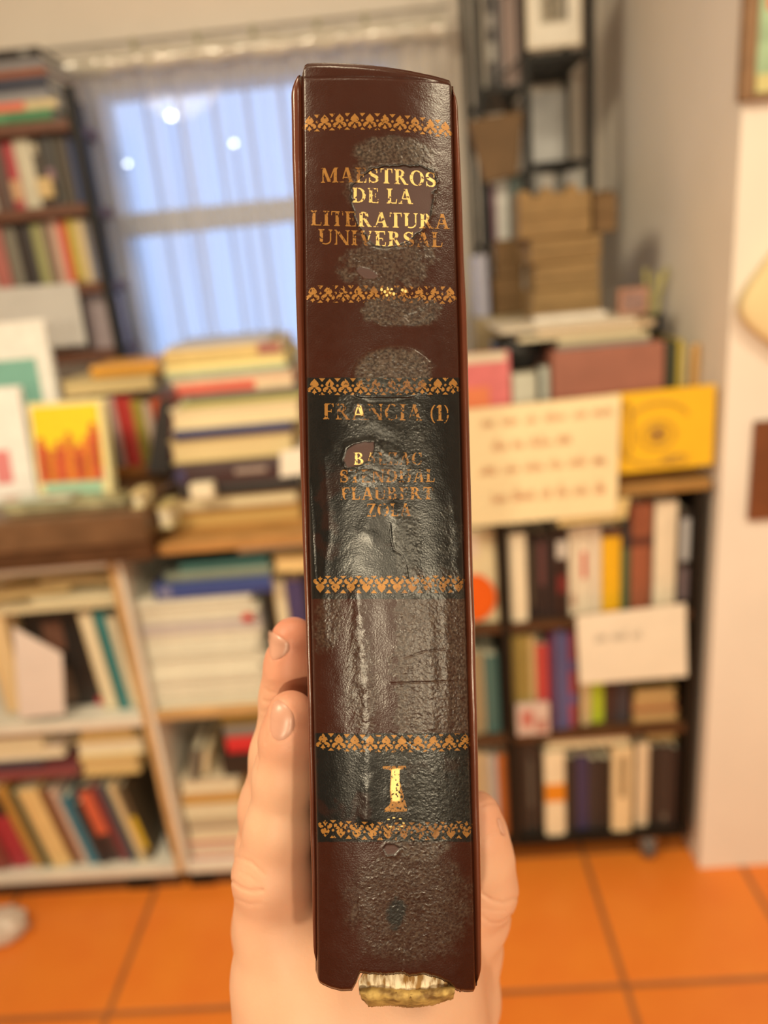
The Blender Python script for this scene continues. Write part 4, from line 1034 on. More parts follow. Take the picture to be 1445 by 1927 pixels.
dome = np.clip(1 - ((PX - 738) / 85) ** 2 - ((PY - 330) / 75) ** 2, 0, 1)
H += 2.0e-4 * np.sqrt(dome) * (1 - peel)
# head cap crease
H -= 1.1e-4 * np.exp(-((PY - (146 + .00055 * (PX - 660) ** 2 * .5)) / 3.0) ** 2)
H *= 1 - sst(.94, 1.0, S)
# crease between panel and joints
NS = N0 + H

gm_ = bpy.data.materials.new('worn_brown_binding'); gm_.use_nodes = True
nt = gm_.node_tree; P_ = nt.nodes['Principled BSDF']
def attr(n):
    a = nt.nodes.new('ShaderNodeAttribute'); a.attribute_name = n; return a.outputs['Fac']
def mixc(fac, a, b):
    m = nt.nodes.new('ShaderNodeMixRGB'); nt.links.new(fac, m.inputs[0])
    for s_, v in ((1, a), (2, b)):
        if isinstance(v, tuple): m.inputs[s_].default_value = (*v, 1)
        else: nt.links.new(v, m.inputs[s_])
    return m.outputs[0]
def tnoise(scale, det=4, z=1.0):
    tc = nt.nodes.new('ShaderNodeTexCoord'); mp = nt.nodes.new('ShaderNodeMapping'); mp.inputs['Scale'].default_value = (1, z, 1)
    n_ = nt.nodes.new('ShaderNodeTexNoise'); n_.inputs['Scale'].default_value = scale; n_.inputs['Detail'].default_value = det
    nt.links.new(tc.outputs['Object'], mp.inputs[0]); nt.links.new(mp.outputs[0], n_.inputs['Vector']); return n_.outputs['Fac']
rs_ = nt.nodes.new('ShaderNodeMapRange'); rs_.inputs[1].default_value = .40; rs_.inputs[2].default_value = .70
nt.links.new(tnoise(1600, 6), rs_.inputs[0]); resn = rs_.outputs[0]
base = mixc(tnoise(60, 5), (.027, .0062, .0028), (.042, .0095, .0045))
c = mixc(attr('label'), base, (.0062, .0062, .0060))
c = mixc(attr('residue'), c, mixc(resn, mixc(attr('label'), (.022, .012, .008), (.0070, .0068, .0062)), mixc(attr('label'), (.105, .075, .055), (.045, .043, .037))))
c = mixc(attr('peel'), c, (.055, .021, .017))
c = mixc(attr('stain'), c, (.012, .014, .014))
c = mixc(attr('rim'), c, (.010, .008, .007))
nt.links.new(c, P_.inputs['Base Color'])
def mrange(f, a, b):
    m = nt.nodes.new('ShaderNodeMapRange'); m.inputs[3].default_value = a; m.inputs[4].default_value = b
    nt.links.new(f, m.inputs[0]); return m.outputs[0]
ad = nt.nodes.new('ShaderNodeMath'); ad.operation = 'ADD'
mu = nt.nodes.new('ShaderNodeMath'); mu.operation = 'MULTIPLY'; mu.inputs[1].default_value = .10
nt.links.new(tnoise(400, 3), mu.inputs[0]); nt.links.new(mu.outputs[0], ad.inputs[0])
ma = nt.nodes.new('ShaderNodeMath'); ma.operation = 'MAXIMUM'
nt.links.new(mrange(attr('residue'), .17, .29), ma.inputs[0]); nt.links.new(mrange(attr('peel'), .2, .5), ma.inputs[1])
nt.links.new(ma.outputs[0], ad.inputs[1]); nt.links.new(ad.outputs[0], P_.inputs['Roughness'])
P_.inputs['Specular IOR Level'].default_value = 0.5
bp = nt.nodes.new('ShaderNodeBump'); bp.inputs['Strength'].default_value = .35; bp.inputs['Distance'].default_value = .00012
nt.links.new(tnoise(2600, 3), bp.inputs['Height']); nt.links.new(bp.outputs['Normal'], P_.inputs['Normal'])
binding = gm_

verts = np.stack([X, Y_, NS], -1).reshape(-1, 3)
ii = np.arange(NV * NU).reshape(NV, NU)
quads = np.stack([ii[:-1, :-1], ii[:-1, 1:], ii[1:, 1:], ii[1:, :-1]], -1).reshape(-1, 4)
def np_mesh(name, verts, quads, material, parent=None, attrs=None, smooth=True):
    me = bpy.data.meshes.new(name)
    me.vertices.add(len(verts)); me.vertices.foreach_set('co', np.asarray(verts, np.float32).ravel())
    me.loops.add(quads.size); me.loops.foreach_set('vertex_index', np.asarray(quads, np.int32).ravel())
    me.polygons.add(len(quads)); me.polygons.foreach_set('loop_start', np.arange(0, quads.size, 4, dtype=np.int32))
    me.polygons.foreach_set('use_smooth', np.full(len(quads), smooth))
    me.update(calc_edges=True)
    for k, v in (attrs or {}).items():
        a = me.attributes.new(k, 'FLOAT', 'POINT'); a.data.foreach_set('value', np.asarray(v, np.float32).ravel())
    me.materials.append(material)
    o = bpy.data.objects.new(name, me); COL.objects.link(o)
    if parent: o.parent = parent
    return o
rim = np.maximum(np.exp(-((sd1 + 1.5) / 2.4) ** 2) * sst(.35, .6, n2 + .15), .8 * np.exp(-((sd2 + 1.) / 1.4) ** 2))
rim = np.maximum(rim, .7 * np.exp(-((sd5 + 1.) / 1.5) ** 2))
rim = np.maximum(rim, .8 * np.exp(-((sd6) / 4) ** 2) + (sd6 > 0) * .8)
rim = np.clip(rim, 0, 1)
spine = np_mesh('spine', verts, quads, binding, book_root, dict(label=label * (1 - scuff), residue=np.clip(res_t, 0, 1), peel=peel, stain=dark * .85, rim=rim))

# ---- covers
board_m = mat((.105, .024, .010), .24, .15, 60, 0.05, name='brown_board', spec=.6)
def cover_board(name, left, lab=None):
    nv = 160
    v0 = uv_of(590 if left else 906, 1822 if left else 1858, -.005)[1]; v1 = uv_of(552 if left else 860, 140 if left else 160, -.005)[1]
    vv = np.linspace(float(v0), float(v1), nv)
    if left: o_, i_ = at_v(OLk, vv), at_v(PLk, vv) + .0006
    else: o_, i_ = at_v(ORk, vv), at_v(PRk, vv) - .0006
    wd = i_ - o_
    prof = [(1.0, -.0060), (.86, -.0049), (.62, -.0042), (.36, -.0040), (.16, -.0044), (.04, -.0053), (0, -.0068), (0, -.030), (0, -.08), (0, -.135), (None, -.135), (None, -.08), (None, -.0085)]
    rows = []
    r_ = np.random.default_rng(3 + left)
    wob = np.interp(np.arange(nv), np.arange(0, nv + 8, 8), (r_.random(nv // 8 + 1) - .5) * .0004)
    sgn = 1 if left else -1
    for k in range(nv):
        e = min(k, nv - 1 - k); dv = 0
        rr = max(0, 1 - e / 4) ** 2 * .0012
        for (a, n_) in prof:
            u = o_[k] + (a * wd[k] if a is not None else sgn * .0030)
            if a is not None: u += sgn * rr * (1 if a < .5 else 0)
            x, y = xy_of(u + (wob[k] * .5 if a is not None and 0 < a < .9 else 0), vv[k])
            rows.append((x, y, n_ - rr + (wob[k] if a is not None and 0.1 < a < .9 else 0)))
    n = len(prof); ii = np.arange(nv * n).reshape(nv, n)
    qd = [(ii[k, j], ii[k, (j+1) % n], ii[k+1, (j+1) % n], ii[k+1, j]) for k in range(nv - 1) for j in range(n)]
    o = link_mesh(name, rows, [tuple(map(int, f_)) for f_ in qd] + [tuple(map(int, ii[0][::-1])), tuple(map(int, ii[-1]))], board_m, book_root, False)
    bm = bmesh.new(); bm.from_mesh(o.data); bmesh.ops.recalc_face_normals(bm, faces=bm.faces); bm.to_mesh(o.data); bm.free()
    o.data.polygons.foreach_set('use_smooth', [len(p.vertices) == 4 for p in o.data.polygons])
    return o
cover_board('cover_board', True); cover_board('cover_board', False)
v0 = float(uv_of(0, 1845)[1]); v1 = float(uv_of(0, 150)[1])
pgm = page_mat((.66, .48, .22), 'X')
pb = MB(); P8 = []
for (n_, v_) in ((-.0095, v0), (-.0095, v1)):
    for (u, nn) in ((-.0158, -.0095), (.0158, -.0095), (.0150, -.128), (-.0150, -.128)):
        x, y = xy_of(u, v_); P8.append((x, y, nn))
pb.hexa(P8).build('page_block', pgm, book_root)

# ---- torn tail: lining paper and folded pages
tm = bpy.data.materials.new('torn_lining_paper'); tm.use_nodes = True
nt = tm.node_tree; P_ = nt.nodes['Principled BSDF']; P_.inputs['Roughness'].default_value = .8
c = mixc(tnoise(1100, 3, .22), (.18, .085, .02), (.86, .72, .50))
cr = nt.nodes.new('ShaderNodeValToRGB'); nt.links.new(tnoise(700, 4, .25), cr.inputs[0])
cr.color_ramp.elements[0].color = (.30, .16, .045, 1); cr.color_ramp.elements[0].position = .40
cr.color_ramp.elements[1].color = (.86, .74, .54, 1); cr.color_ramp.elements[1].position = .56
nt.links.new(cr.outputs[0], P_.inputs['Base Color'])
fm = bpy.data.materials.new('yellowed_folded_pages'); fm.use_nodes = True
nt = fm.node_tree; P_ = nt.nodes['Principled BSDF']; P_.inputs['Roughness'].default_value = .75
cr = nt.nodes.new('ShaderNodeValToRGB'); nt.links.new(tnoise(260, 5, 3.0), cr.inputs[0])
cr.color_ramp.elements[0].color = (.15, .075, .016, 1); cr.color_ramp.elements[0].position = .33
cr.color_ramp.elements[1].color = (.44, .29, .085, 1); cr.color_ramp.elements[1].position = .62
nt.links.new(cr.outputs[0], P_.inputs['Base Color'])
def strip(name, top, bot, nfun, m, nu=120, nv=40):
    """patch between two outlines given in photo pixels; nfun(s, t) -> depth"""
    tx, ty = zip(*top); bx_, by_ = zip(*bot)
    vs = []
    r_ = np.random.default_rng(5); jag = (r_.random(nu) - .5)
    for i in range(nu):
        s_ = i / (nu - 1)
        ax = tx[0] + (tx[-1] - tx[0]) * s_; cx_ = bx_[0] + (bx_[-1] - bx_[0]) * s_
        ay = np.interp(ax, tx, ty); cy_ = np.interp(cx_, bx_, by_) + jag[i] * 2.2
        for j in range(nv):
            t_ = j / (nv - 1); n_ = nfun(s_, t_)
            u, v = uv_of(ax + (cx_ - ax) * t_, ay + (cy_ - ay) * t_, n_)
            x, y = xy_of(u, v); vs.append((x, y, n_))
    ii = np.arange(nu * nv).reshape(nu, nv)
    qd = np.stack([ii[:-1, :-1], ii[:-1, 1:], ii[1:, 1:], ii[1:, :-1]], -1).reshape(-1, 4)
    o = np_mesh(name, np.array(vs), qd, m, book_root)
    so = o.modifiers.new('thickness', 'SOLIDIFY'); so.thickness = .0004; so.offset = -1
    return o
hn = lambda s_, t_: .00025 * math.sin(23 * s_ + 2) * math.sin(7 * t_) + .0002 * math.sin(61 * s_ + 3 * t_)
strip('torn_lining', [(674, 1846), (692, 1822), (760, 1826), (800, 1828), (846, 1846)], [(676, 1872), (700, 1866), (768, 1868), (830, 1864), (860, 1860)], lambda s_, t_: -.0022 - .0016 * (2*s_-1)**2 - .0004 * t_ + hn(s_, t_) * .6, tm)
fp = strip('folded_pages', [(675, 1860), (700, 1856), (768, 1860), (820, 1858), (858, 1852)], [(680, 1880), (694, 1895), (735, 1893), (772, 1897), (815, 1892), (853, 1880)],
      lambda s_, t_: -.0046 + .0040 * math.sqrt(max(0, 1 - (2*t_ - 1) ** 2)) * (1 - .35 * (2*s_-1) ** 6) + hn(s_, t_) - .0006 * math.exp(-((s_ - .53) / .02) ** 2), fm)
strip('fold_crease', [(690, 1868), (768, 1871), (850, 1863)], [(690, 1872), (768, 1875), (856, 1869)], lambda s_, t_: -.0013 + hn(s_, t_) - .0010 * (2*s_-1) ** 4, mat((.19,.095,.02), .8, .2, 500), nv=6)

# ---- gilt ornament and lettering, stamped onto the spine
gold = bpy.data.materials.new('worn_gilt'); gold.use_nodes = True
nt = gold.node_tree; P_ = nt.nodes['Principled BSDF']
P_.inputs['Roughness'].default_value = .42; P_.inputs['Metallic'].default_value = .35
g1 = mixc(tnoise(900, 3), (.245, .105, .020), (.39, .185, .036))
g2 = mixc(attr('residue'), g1, (.18, .080, .025))
nt.links.new(mixc(attr('fresh'), g2, (.86, .60, .22)), P_.inputs['Base Color'])
tp = nt.nodes.new('ShaderNodeBsdfTransparent'); ms = nt.nodes.new('ShaderNodeMixShader')
wn_ = tnoise(1500, 4)
th = nt.nodes.new('ShaderNodeMapRange'); th.inputs[1].default_value = 0; th.inputs[2].default_value = 1; th.inputs[3].default_value = .36; th.inputs[4].default_value = .56
nt.links.new(attr('wear'), th.inputs[0])
gt = nt.nodes.new('ShaderNodeMath'); gt.operation = 'LESS_THAN'; nt.links.new(wn_, gt.inputs[0]); nt.links.new(th.outputs[0], gt.inputs[1])
nt.links.new(gt.outputs[0], ms.inputs[0]); nt.links.new(P_.outputs[0], ms.inputs[1]); nt.links.new(tp.outputs[0], ms.inputs[2])
nt.links.new(ms.outputs[0], nt.nodes['Material Output'].inputs[0])

# uniform lookup grid over photo pixels for depth and wear on the spine
def sampler(field):
    def f_(pts):
        x = pts[:, 0]; y = pts[:, 1]
        # rows run nearly along py, columns along px: solve by a short fixed-point walk
        r_ = np.full(len(x), NV / 2.); c_ = np.full(len(x), NU / 2.)
        for _ in range(10):
            ri = np.clip(np.round(r_).astype(int), 1, NV - 2); ci = np.clip(np.round(c_).astype(int), 1, NU - 2)
            ex = x - PX[ri, ci]; ey = y - PY[ri, ci]
            gxr = (PX[ri+1, ci] - PX[ri-1, ci]) / 2; gxc = (PX[ri, ci+1] - PX[ri, ci-1]) / 2
            gyr = (PY[ri+1, ci] - PY[ri-1, ci]) / 2; gyc = (PY[ri, ci+1] - PY[ri, ci-1]) / 2
            det = gxr * gyc - gxc * gyr
            r_ = np.clip(ri + (ex * gyc - gxc * ey) / det, 1, NV - 2); c_ = np.clip(ci + (gxr * ey - ex * gyr) / det, 1, NU - 2)
        r0 = r_.astype(int); c0 = c_.astype(int); fr = r_ - r0; fc = c_ - c0
        out = []
        for g in field:
            out.append((g[r0, c0]*(1-fr)*(1-fc) + g[r0+1, c0]*fr*(1-fc) + g[r0, c0+1]*(1-fr)*fc + g[r0+1, c0+1]*fr*fc))
        return out
    return f_
smp = sampler([NS, res, np.maximum(peel, sst(-1, 1, sdI)), n2])
def stamp(name, polys, wear=.35, lift=5e-5, label=None, fresh_extra=0.0):
    """polys: outlines in photo pixels on the spine"""
    bm = bmesh.new()
    for p in polys:
        vs = [bm.verts.new((a, b, 0)) for a, b in p]
        try: bm.faces.new(vs)
        except ValueError: pass
    bmesh.ops.triangulate(bm, faces=bm.faces[:])
    for _ in range(5):
        es = [e for e in bm.edges if e.calc_length() > 3.2]
        if not es: break
        bmesh.ops.subdivide_edges(bm, edges=es, cuts=1)
        bmesh.ops.triangulate(bm, faces=bm.faces[:])
    bm.verts.ensure_lookup_table()
    P = np.array([(v.co.x, v.co.y) for v in bm.verts])
    nn, rs, pe, nz_ = smp(P)
    nn = nn + lift
    u, v = uv_of(P[:, 0], P[:, 1], nn); x, y = xy_of(u, v)
    for k, vt in enumerate(bm.verts): vt.co = (x[k], y[k], nn[k])
    bmesh.ops.recalc_face_normals(bm, faces=bm.faces)
    for f_ in bm.faces:
        if f_.normal.z < 0: f_.normal_flip()
        f_.smooth = True
    me = bpy.data.meshes.new(name); bm.to_mesh(me); bm.free()
    for k, val in (('fresh', np.clip(pe + fresh_extra, 0, 1)), ('residue', np.clip(rs, 0, 1)), ('wear', np.clip(wear + .40 * rs * (1 - pe) + (nz_ - .5) * .7, 0, 1))):
        a = me.attributes.new(k, 'FLOAT', 'POINT'); a.data.foreach_set('value', np.asarray(val, np.float32))
    me.materials.append(gold)
    o = bpy.data.objects.new(name, me); COL.objects.link(o); o.parent = book_root
    if label: o['label'] = label
    return o
def circ(cx, cy, rx, ry, n=14): return [(cx + rx*math.cos(2*math.pi*k/n), cy + ry*math.sin(2*math.pi*k/n)) for k in range(n)]
def fleur(f_, s_):
    """outlines of one lily in a cell 1 wide, -0.5..0.5 high, mapped by f_"""
    out = []
    top = [(0,.47),(.07,.38),(.20,.24),(.25,.10),(.17,.02),(.05,-.05),(-.05,-.05),(-.17,.02),(-.25,.10),(-.20,.24),(-.07,.38)]
    out.append(top)
    for k in (-1, 1):
        lobe = [(.04*k,-.08),(.14*k,.00),(.27*k,-.03),(.37*k,-.12),(.39*k,-.24),(.31*k,-.32),(.20*k,-.29),(.22*k,-.20),(.12*k,-.17)]
        out.append(lobe)
    out.append([(0,-.12),(.06,-.24),(.14,-.36),(.05,-.38),(0,-.48),(-.05,-.38),(-.14,-.36),(-.06,-.24)])
    return [[f_(a, b) for a, b in p] for p in out]
def band(xl, xr, yc_l, yc_m, yc_r, h, flip=False, n=10, label=None, wear=.12):
    """yc: centre line at left, middle and right"""
    A = np.array([[1, xl, xl*xl], [1, (xl+xr)/2, ((xl+xr)/2)**2], [1, xr, xr*xr]]); k_ = np.linalg.solve(A, [yc_l, yc_m, yc_r])
    yc = lambda x: k_[0] + k_[1]*x + k_[2]*x*x
    per = (xr - xl) / n; polys = []
    sg_ = 1 if flip else -1
    for i in range(n):
        c_ = xl + per * (i + .5)
        m_ = lambda a, b, c_=c_: (c_ + a * per * 1.16, yc(c_ + a*per) + sg_ * b * h)
        polys += fleur(m_, 1)
        if i:
            e_ = xl + per * i
            m2 = lambda a, b, e_=e_: (e_ + a * per, yc(e_) + sg_ * b * h)
            polys.append([m2(-.20,.49), m2(.20,.49), m2(.0,.28)])
            polys.append([m2(-.20,-.49), m2(.20,-.49), m2(.0,-.33)])
            polys.append([m2(.09*math.cos(t*math.pi/4), .06 + .08*math.sin(t*math.pi/4)) for t in range(8)])
    return stamp('gilt_band', polys, wear, label=label)
band(568, 852, 234.5, 229, 246.5, 32, label='gilt lily band nearest the head of the spine')
band(574, 861, 554, 553.5, 556, 33, wear=.30)
band(577, 867, 727.5, 727.5, 726.5, 32)
band(588, 877, 1100, 1100, 1099, 33, True)
band(593, 890, 1394.5, 1399.5, 1394.5, 33)
band(597, 893, 1558, 1564.5, 1560, 34, True, wear=.22, label='gilt lily band nearest the tail of the spine')

# serif capitals drawn as outlines; each glyph: (advance, list of polygons) in cap-height units
def arcp(cx, cy, ro, ri, a0, a1, n=18):
    o_ = [(cx + ro[0]*math.cos(math.radians(a0+(a1-a0)*k/n)), cy + ro[1]*math.sin(math.radians(a0+(a1-a0)*k/n))) for k in range(n+1)]
    i_ = [(cx + ri[0]*math.cos(math.radians(a0+(a1-a0)*k/n)), cy + ri[1]*math.sin(math.radians(a0+(a1-a0)*k/n))) for k in range(n+1)]
    return [[o_[k], o_[k+1], i_[k+1], i_[k]] for k in range(n)]
R_ = lambda x0, y0, x1, y1: [(x0, y0), (x1, y0), (x1, y1), (x0, y1)]
SW, TW, SF = .19, .075, .07
def stem(x, w=SW, y0=0., y1=1., top=True, bot=True, ext=.085):
    o_ = [R_(x, y0, x + w, y1)]
    if bot: o_ += [R_(x - ext, y0, x + w + ext, y0 + SF*.8), [(x - ext*.4, y0 + SF*.7), (x + w + ext*.4, y0 + SF*.7), (x + w, y0 + .15), (x, y0 + .15)]]
    if top: o_ += [R_(x - ext, y1 - SF*.8, x + w + ext, y1), [(x - ext*.4, y1 - SF*.7), (x + w + ext*.4, y1 - SF*.7), (x + w, y1 - .15), (x, y1 - .15)]]
    return o_
def diag(x0, y0, x1, y1, w): return [[(x0 - w/2, y0), (x0 + w/2, y0), (x1 + w/2, y1), (x1 - w/2, y1)]]
def serif(x, y, w=.30): return [R_(x - w/2, y, x + w/2, y + SF*.8)]
def stroke(pts, ws):
    o_ = []
    P = [Vector((*p, 0)) for p in pts]; nr = []
    for i in range(len(P)):
        t_ = (P[min(i+1, len(P)-1)] - P[max(i-1, 0)]).normalized(); nr.append(Vector((-t_.y, t_.x, 0)))
    for i in range(len(P)-1):
        a, b = P[i] + nr[i]*ws[i]/2, P[i] - nr[i]*ws[i]/2; c_, d_ = P[i+1] - nr[i+1]*ws[i+1]/2, P[i+1] + nr[i+1]*ws[i+1]/2
        o_.append([(a.x,a.y),(b.x,b.y),(c_.x,c_.y),(d_.x,d_.y)])
    return o_
def Sglyph():
    pts, ws = [], []
    for k in range(13):
        a = math.radians(25 + k * 205/12); pts.append((.33 + .215*math.cos(a), .745 + .215*math.sin(a))); 
    for k in range(1, 14):
        a = math.radians(50 - k * 205/13); pts.append((.33 + .235*math.cos(a), .265 + .225*math.sin(a)))
    n = len(pts)
    for k in range(n): ws.append(.07 + .14 * math.exp(-((k - n/2 + .5) / (n * .2)) ** 2))
    return stroke(pts, ws) + [[(.50,.66),(.57,.66),(.57,1.0),(.53,1.0)], [(.07,.0),(.11,.0),(.13,.34),(.07,.34)]]
G = {
 'I': (.42, stem(.115)),
 'M': (1.10, stem(.12, TW) + stem(.80, SW) + diag(.19, 1, .53, .05, SW) + diag(.85, 1, .53, .05, TW)),
 'A': (.92, diag(.16, 0, .44, 1, TW) + diag(.74, 0, .46, 1, SW*1.05) + [R_(.25, .30, .66, .30 + SF)] + serif(.16, 0, .27) + serif(.74, 0, .36)),
 'E': (.76, stem(.115) + [R_(.2, 0, .66, SF), R_(.2, 1-SF, .63, 1), R_(.2, .48, .52, .48+SF), [(.62,0),(.68,0),(.70,.26),(.66,.26)], [(.58,1),(.64,1),(.65,.76),(.61,.76)], R_(.49, .38, .53, .65)]),
 'F': (.72, stem(.115) + [R_(.2, 1-SF, .63, 1), R_(.2, .47, .52, .47+SF), [(.58,1),(.64,1),(.66,.74),(.62,.74)], R_(.49, .37, .53, .64)]),
 'L': (.72, stem(.115) + [R_(.2, 0, .63, SF), [(.57,0),(.64,0),(.68,.30),(.64,.30)]]),
 'T': (.82, stem(.315, top=False) + [R_(.06, 1-SF, .76, 1), [(.06,1),(.12,1),(.09,.72),(.05,.72)], [(.70,1),(.76,1),(.77,.72),(.73,.72)]]),
 'R': (.90, stem(.115) + arcp(.36, .745, (.28,.255), (.10,.19), -90, 90) + [R_(.25, 1-SF, .37, 1), R_(.25, .49, .37, .49+SF)] + diag(.72, 0, .42, .52, SW) + serif(.76, 0, .24)),
 'O': (.94, arcp(.47, .5, (.43,.52), (.235,.455), 0, 360, 30)),
 'D': (.94, stem(.115) + arcp(.40, .5, (.47,.50), (.27,.43), -90, 90) + [R_(.25, 1-SF, .41, 1), R_(.25, 0, .41, SF)]),
 'U': (.92, stem(.115, y0=.28, bot=False) + stem(.72, TW, y0=.28, bot=False) + arcp(.455, .30, (.34,.32), (.265,.235), 180, 360) + diag(.21, .3, .21, .12, SW)),
 'N': (.98, stem(.12, TW, ) + stem(.78, TW, bot=False) + diag(.17, 1, .80, .0, SW)),
 'V': (.90, diag(.18, 1, .46, 0, SW*1.05) + diag(.74, 1, .46, 0, TW) + serif(.18, 1 - SF*.8, .36) + serif(.76, 1 - SF*.8, .27)),
 'C': (.84, arcp(.46, .5, (.42,.52), (.235,.455), 48, 312, 24) + [[(.70,.64),(.76,.64),(.76,1.0),(.71,1.0)], [(.70,.34),(.74,.34),(.78,.12),(.72,.10)]]),
 'B': (.86, stem(.115) + arcp(.38, .755, (.28,.245), (.10,.18), -90, 90) + arcp(.40, .26, (.35,.26), (.15,.19), -90, 90) + [R_(.25, 1-SF, .39, 1), R_(.25, .485, .40, .485+SF), R_(.25, 0, .41, SF)]),
 'Z': (.80, [R_(.08, 1-SF, .72, 1), R_(.06, 0, .74, SF), [(.08,1),(.13,1),(.12,.72),(.08,.72)], [(.69,0),(.74,0),(.76,.28),(.72,.28)]] + diag(.18, .02, .62, .98, SW)),
 'H': (1.00, stem(.12) + stem(.70) + [R_(.25, .47, .75, .47+SF)]),
 'S': (.68, Sglyph()),
 '1': (.46, [R_(.16, 0, .33, 1), R_(.06, 0, .43, SF*.9), [(.05,.86),(.18,1),(.18,.84),(.06,.78)]]),
 '(': (.36, arcp(.52, .42, (.44,.66), (.34,.62), 118, 242, 14)),
 ')': (.36, arcp(-.16, .42, (.44,.66), (.34,.62), -62, 62, 14)),
 ' ': (.36, []),
}
def text(line, x0, x1, yl, yr, h, wear=.3, gap=.03, name='gilt_title', bow=0.0):
    adv = sum(G[c][0] + gap for c in line) - gap
    k = (x1 - x0) / adv; x = 0; polys = []
    for ch in line:
        a, gl_ = G[ch]
        for p in gl_:
            o_ = []
            for (u, v) in p:
                px = x0 + (x + u) * k; f_ = (px - x0) / (x1 - x0)
                base = yl + (yr - yl) * f_ + h / 2 - bow * 4 * f_ * (1 - f_)
                o_.append((px, base - v * h))
            polys.append(o_)
        x += a + gap
    return stamp(name, polys, wear)
text('MAESTROS', 603, 821, 330, 339, 28, bow=4)
text('DE LA', 662, 777, 367, 370, 28)
text('LITERATURA', 584, 846, 410, 417, 28)
text('UNIVERSAL', 598, 834, 445, 451, 28, bow=-1)
text('FRANCIA (1)', 607, 847, 774, 777, 30, wear=.3)
text('BALZAC', 665, 795, 863, 863, 23, name='gilt_author_name')
text('STENDHAL', 639, 819, 896, 895, 24, wear=.4, name='gilt_author_name')
text('FLAUBERT', 641, 816, 929, 928, 23, wear=.4, name='gilt_author_name')
text('ZOLA', 689, 774, 960, 959, 24, wear=.5, name='gilt_author_name')
kk = q((520, 1080), 3.6125, [(722,1308),(880,1304),(882,1322),(838,1332),(836,1400),(838,1560),(862,1574),(890,1597),(886,1614),(800,1617),(734,1616),(738,1595),(768,1572),(776,1550),(772,1470),(780,1340),(765,1330),(724,1324)])
stamp('gilt_volume_number', [kk], .30, label='large worn gilt numeral I')
stamp('gilt_flecks', [circ(a, b, 2.6, 3.2, 8) for a, b in ((718,545),(724,549),(730,543),(734,550),(728,555),(737,545),(757,546),(763,548),(741,553))] + [circ(a, b, 3.0, 1.4, 6) for a, b in ((731,1542),(741,1539),(753,1541),(759,1549),(735,1556),(748,1560),(756,1555))], .1, lift=7e-5, label='bright gilt flecks in the peeled spots', fresh_extra=1.0)

# ------------------------------------------------------------------ the hand holding the book
# skeleton points in metres: right, up, away from the lens along the view axis
def cp(px, py, z): return np.array([(px - CX) / F * z, -(py - CY) / F * z, z])
def chain(L): return [(cp(a, b, z), r) for a, b, z, r in L]
PINKY = chain([(547, 1345, .200, .0064), (541, 1390, .201, .0070), (534, 1460, .203, .0078), (524, 1560, .205, .0088), (514, 1645, .207, .0106), (520, 1730, .210, .0112), (534, 1830, .214, .0125), (565, 1960, .220, .0150)])
RING = chain([(551, 1203, .2140, .0064), (546, 1255, .2155, .0069), (540, 1310, .218, .0074), (526, 1420, .222, .0082), (512, 1520, .227, .0095), (509, 1600, .232, .0102), (513, 1740, .238, .0118), (560, 1930, .245, .0150)])
MIDDLE = chain([(562, 1225, .236, .0066), (548, 1330, .241, .0078), (536, 1450, .247, .0090), (530, 1560, .252, .0100), (548, 1760, .258, .0130), (590, 1900, .262, .0160)])
INDEX = chain([(574, 1260, .258, .0064), (560, 1360, .263, .0075), (550, 1460, .268, .0086), (548, 1560, .273, .0096), (565, 1740, .276, .0130), (610, 1880, .276, .0160)])
THUMB = chain([(898, 1533, .2235, .0069), (902, 1575, .2245, .0080), (905, 1620, .2265, .0094), (908, 1672, .2290, .0100), (900, 1725, .2360, .0092), (889, 1790, .2480, .0092), (868, 1880, .2500, .0125), (800, 1990, .2400, .0190)])
CREASE = [  # photo-pixel lines, width px, depth m, depth range
  ([(445,1612),(473,1622),(496,1645)], 2.6, 3.5e-4, (.19,.222)), ([(437,1658),(452,1670),(470,1677),(494,1675)], 3.0, 4.0e-4, (.19,.222)), ([(440,1690),(470,1702),(490,1700)], 2.6, 1.6e-4, (.19,.222)), ([(450,1640),(470,1650),(485,1662)], 2.0, 1.6e-4, (.19,.222)),
  ([(497,1319),(503,1321),(512,1321)], 2.2, 3.0e-4, (.205,.235)), ([(500,1297),(508,1303),(518,1304)], 2.0, 2.2e-4, (.205,.235)), ([(492,1337),(505,1340)], 2.0, 2.2e-4, (.205,.235)),
  ([(906,1681),(926,1694),(946,1699),(972,1690)], 3.0, 5.0e-4, (.2,.26)), ([(906,1724),(923,1737),(943,1736),(962,1722)], 3.0, 3.0e-4, (.2,.26)), ([(906,1708),(930,1714),(950,1714)], 2.2, 1.5e-4, (.2,.26)),
  ([(905,1582),(918,1571),(936,1566),(950,1570)], 2.4, 2.6e-4, (.2,.26)), ([(905,1517),(921,1510),(935,1513)], 2.2, 2.0e-4, (.2,.26)),
  ([(483,1405),(487,1430),(481,1450)], 2.2, 2.0e-4, (.19,.212)), ([(505,1380),(499,1400)], 2.0, 2.5e-4, (.19,.212))]
NAILS = [([(506,1186),(517,1192),(532,1202),(543,1209),(544,1223),(536,1233),(523,1240),(511,1242),(507,1230),(505,1205)], (.19,.24)),
         ([(523,1316),(535,1324),(546,1335),(553,1348),(554,1367),(547,1381),(535,1391),(523,1394),(512,1387),(508,1372),(508,1351),(511,1332),(516,1320)], (.18,.212)),
         ([(936,1540),(942,1541),(949,1556),(952,1572),(946,1571),(939,1556)], (.2,.25))]
def smin(a, b, k):
    h = np.maximum(k - np.abs(a - b), 0) / k
    return np.minimum(a, b) - h * h * k * .25
def seg_d(P, a, ra, b, rb):
    ab = b - a; t = np.clip(((P - a) @ ab) / (ab @ ab), 0, 1)
    return np.linalg.norm(P - a - t[:, None] * ab, axis=1) - (ra + t * (rb - ra))
